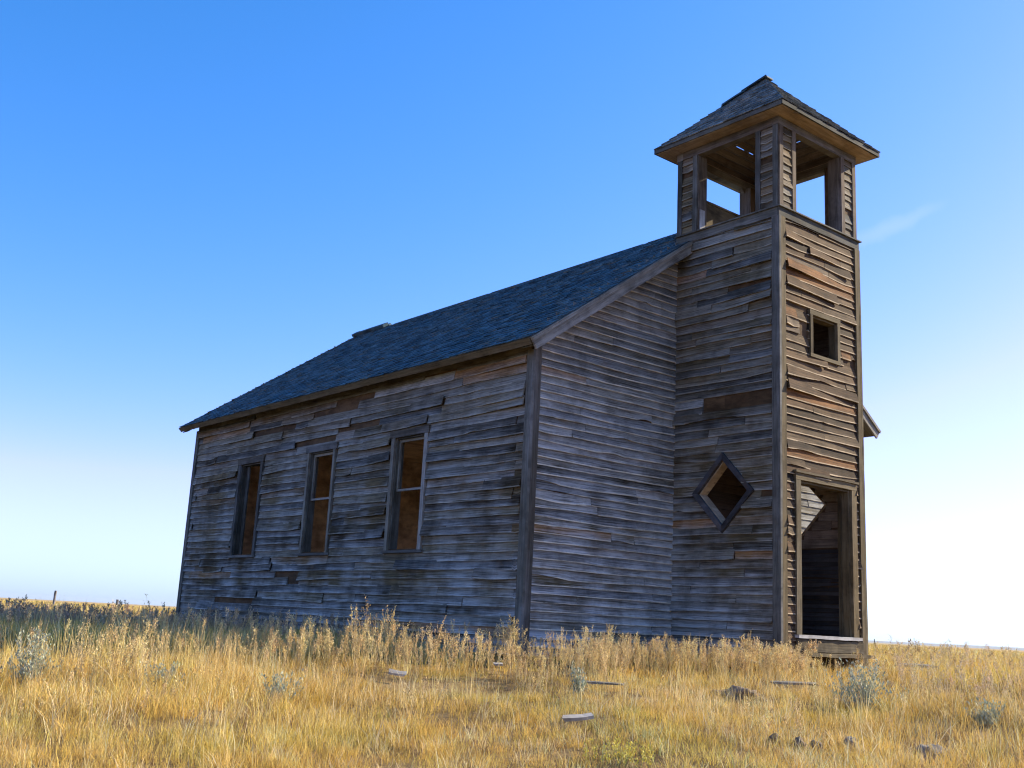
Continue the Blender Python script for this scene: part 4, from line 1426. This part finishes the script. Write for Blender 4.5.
lump('earth_mound', -2.76, -1.52, 0.30, 0.24, 0.12, 'clod', 'dark brown earth mound in the grass before the tower', 'mound', -0.035, rough=0.35)
lump('rock', -4.44, -3.91, 0.055, 0.045, 0.06, 'rock', 'upright grey stone right of the row of brown clods', 'rock', 0.06)
lump('rock', -4.02, -4.34, 0.12, 0.1, 0.11, 'rock', 'biggest grey stone, near the lower right corner', 'rock', 0.02)
for (dx, dy, s, lb) in ((0, 0, 0.05, 'brown earth clod, leftmost of the row in the near grass'), (0.02, -0.2, 0.06, 'brown earth clod in the middle of the row of clods'), (0.13, -0.28, 0.05, 'brown earth clod at the right end of the row, nearest the upright stone')):
    lump('earth_clod', -4.98 + dx, -3.60 + dy, s, s * 0.8, s * 1.0, 'clod', lb, 'clod', 0.035, 'earth clods in the grass')

# --- far fence posts
for (px, r, h, lb) in ((38, 64, 0.95, 'fence post standing alone at the far left field edge'), (97, 66, 0.6, 'fence post beyond the shaded weeds, nearer the church'),
                       (877, 150, 1.0, 'taller small fence post in the far field right of the tower'), (889, 165, 0.9, 'short fence post farthest out in the field right of the tower')):
    x, y = ray_xy(px, r)
    mb = MB()
    beam(mb, (-0.05, -0.05, -0.3), Z_, X_, Y_, h + 0.3, 0.1, 0.1, seg=6, wob=0.012)
    o = mb.build('fence_post', M['post'])
    o.location = (x, y, float(ground_h(x, y)))
    o.rotation_euler = (random.uniform(-0.04, 0.04), random.uniform(-0.04, 0.04), random.uniform(0, 1))
    o['label'] = lb
    o['category'] = 'fence post'
    o['group'] = 'far fence posts'

# ------------------------------------------------------------------ air
hm, nt, n, l = new_mat('thin_haze')
pv = n.new('ShaderNodeVolumePrincipled')
pv.inputs['Color'].default_value = (0.80, 0.88, 1.0, 1)
pv.inputs['Density'].default_value = 6e-5
pv.inputs['Anisotropy'].default_value = 0.2
ho = n.new('ShaderNodeOutputMaterial')
l.new(pv.outputs[0], ho.inputs['Volume'])
hb = 9600.0
hz0, hz1 = -10.0, 22.0
hverts = [(CAM.x + sx * hb, CAM.y + sy * hb, z) for z in (hz0, hz1) for sx, sy in ((-1, -1), (1, -1), (1, 1), (-1, 1))]
me = bpy.data.meshes.new('haze')
me.from_pydata(hverts, [], [(3, 2, 1, 0), (4, 5, 6, 7), (0, 1, 5, 4), (1, 2, 6, 5), (2, 3, 7, 6), (3, 0, 4, 7)])
me.materials.append(hm)
haze = bpy.data.objects.new('haze', me)
COL.objects.link(haze)
haze['kind'] = 'stuff'
haze['label'] = 'thin blue haze over the far prairie'

# ------------------------------------------------------------------ light, sky, camera
SUN_AZ = math.radians(109.5)      # clockwise from +Y
SUN_EL = math.radians(30.0)
sd = Vector((math.sin(SUN_AZ) * math.cos(SUN_EL), math.cos(SUN_AZ) * math.cos(SUN_EL), math.sin(SUN_EL)))
sun = bpy.data.lights.new('sun', 'SUN')
sun.energy = 5.0
sun.angle = math.radians(0.5)
sun.color = (1.0, 0.87, 0.64)
so = bpy.data.objects.new('sun', sun)
COL.objects.link(so)
so.rotation_euler = sd.to_track_quat('Z', 'Y').to_euler()
so.location = sd * 40

CLOUD_AZ, CLOUD_EL, CLOUD_TILT = 59.5, 20.8, math.radians(20)
world = bpy.data.worlds.new('World')
scene.world = world
world.use_nodes = True
nt = world.node_tree
nt.nodes.clear()
T = NT(nt)
sky = T.node('ShaderNodeTexSky', sky_type='NISHITA')
sky.sun_disc = False
sky.sun_elevation = SUN_EL
sky.sun_rotation = SUN_AZ
sky.altitude = 800
sky.air_density = 1.0
sky.dust_density = 0.95
sky.ozone_density = 1.0
# the camera's vivid rendering of a clear sky: red falls off faster than blue away from the sun
sp = T.node('ShaderNodeSeparateColor')
T.link(sky.outputs[0], sp.inputs[0])
r_ = T.math('ADD', T.math('MULTIPLY', T.math('POWER', sp.outputs[0], 2.0), 0.36), 0.0)
g_ = T.math('MULTIPLY', sp.outputs[1], 1.05)
r_ = T.math('MINIMUM', r_, T.math('MULTIPLY', g_, 0.79))
b_ = T.math('MAXIMUM', T.math('MULTIPLY', sp.outputs[2], 1.80), T.math('MULTIPLY', g_, 1.25))
cc = T.node('ShaderNodeCombineColor')
T.link(r_, cc.inputs[0]); T.link(g_, cc.inputs[1]); T.link(b_, cc.inputs[2])
# one thin wisp of cloud low in the sky
ca, ce = math.radians(CLOUD_AZ), math.radians(CLOUD_EL)
cdir = Vector((math.sin(ca) * math.cos(ce), math.cos(ca) * math.cos(ce), math.sin(ce)))
hor = Vector((math.cos(ca), -math.sin(ca), 0))
ver = hor.cross(cdir)
along = (hor * math.cos(CLOUD_TILT) + ver * math.sin(CLOUD_TILT))
acro = (-hor * math.sin(CLOUD_TILT) + ver * math.cos(CLOUD_TILT))
tc = T.node('ShaderNodeTexCoord').outputs['Generated']


def dot(v):
    x = T.node('ShaderNodeVectorMath', operation='DOT_PRODUCT')
    T.link(tc, x.inputs[0])
    x.inputs[1].default_value = v
    return x.outputs['Value']


cn = T.noise(tc, 22.0, 5.0, 0.6)
pa = T.math('MULTIPLY', dot(along), 1 / 0.055)
pc = T.math('ADD', T.math('MULTIPLY', dot(acro), 1 / 0.0085), T.math('MULTIPLY', T.math('SUBTRACT', cn, 0.5), 2.4))
r2 = T.math('ADD', T.math('MULTIPLY', pa, pa), T.math('MULTIPLY', pc, pc))
cm = T.math('MULTIPLY', T.math('POWER', T.math('SUBTRACT', 1.0, r2, True), 1.2), T.math('GREATER_THAN', dot(cdir), 0.0))
ccol = T.mix(T.math('MULTIPLY', cm, 0.13), cc.outputs[0], (6.0, 6.2, 6.6))
bg = T.node('ShaderNodeBackground')
bg.inputs['Strength'].default_value = 0.088
T.link(ccol, bg.inputs['Color'])
wo = T.node('ShaderNodeOutputWorld')
T.link(bg.outputs[0], wo.inputs[0])

cam = bpy.data.cameras.new('camera')
cam.sensor_width = 36.0
cam.lens = FPX * 36 / 1024
cam.clip_end = 30000
cam.clip_start = 0.05
co = bpy.data.objects.new('camera', cam)
COL.objects.link(co)
Fv = Vector((math.sin(YAW) * math.cos(PITCH), math.cos(YAW) * math.cos(PITCH), math.sin(PITCH)))
Rv = Vector((math.cos(YAW), -math.sin(YAW), 0))
Uv = Rv.cross(Fv)
R2 = Rv * math.cos(ROLL) + Uv * math.sin(ROLL)
U2 = -Rv * math.sin(ROLL) + Uv * math.cos(ROLL)
mw = Matrix((R2, U2, -Fv)).transposed().to_4x4()
mw.translation = CAM
co.matrix_world = mw
scene.camera = co

vs = scene.view_settings
vs.view_transform = 'Standard'
vs.look = 'None'
vs.exposure = 1.0
vs.gamma = 1.0
scene.cycles.max_bounces = 8
scene.cycles.diffuse_bounces = 6
scene.cycles.use_denoising = True
scene.cycles.filter_width = 1.2
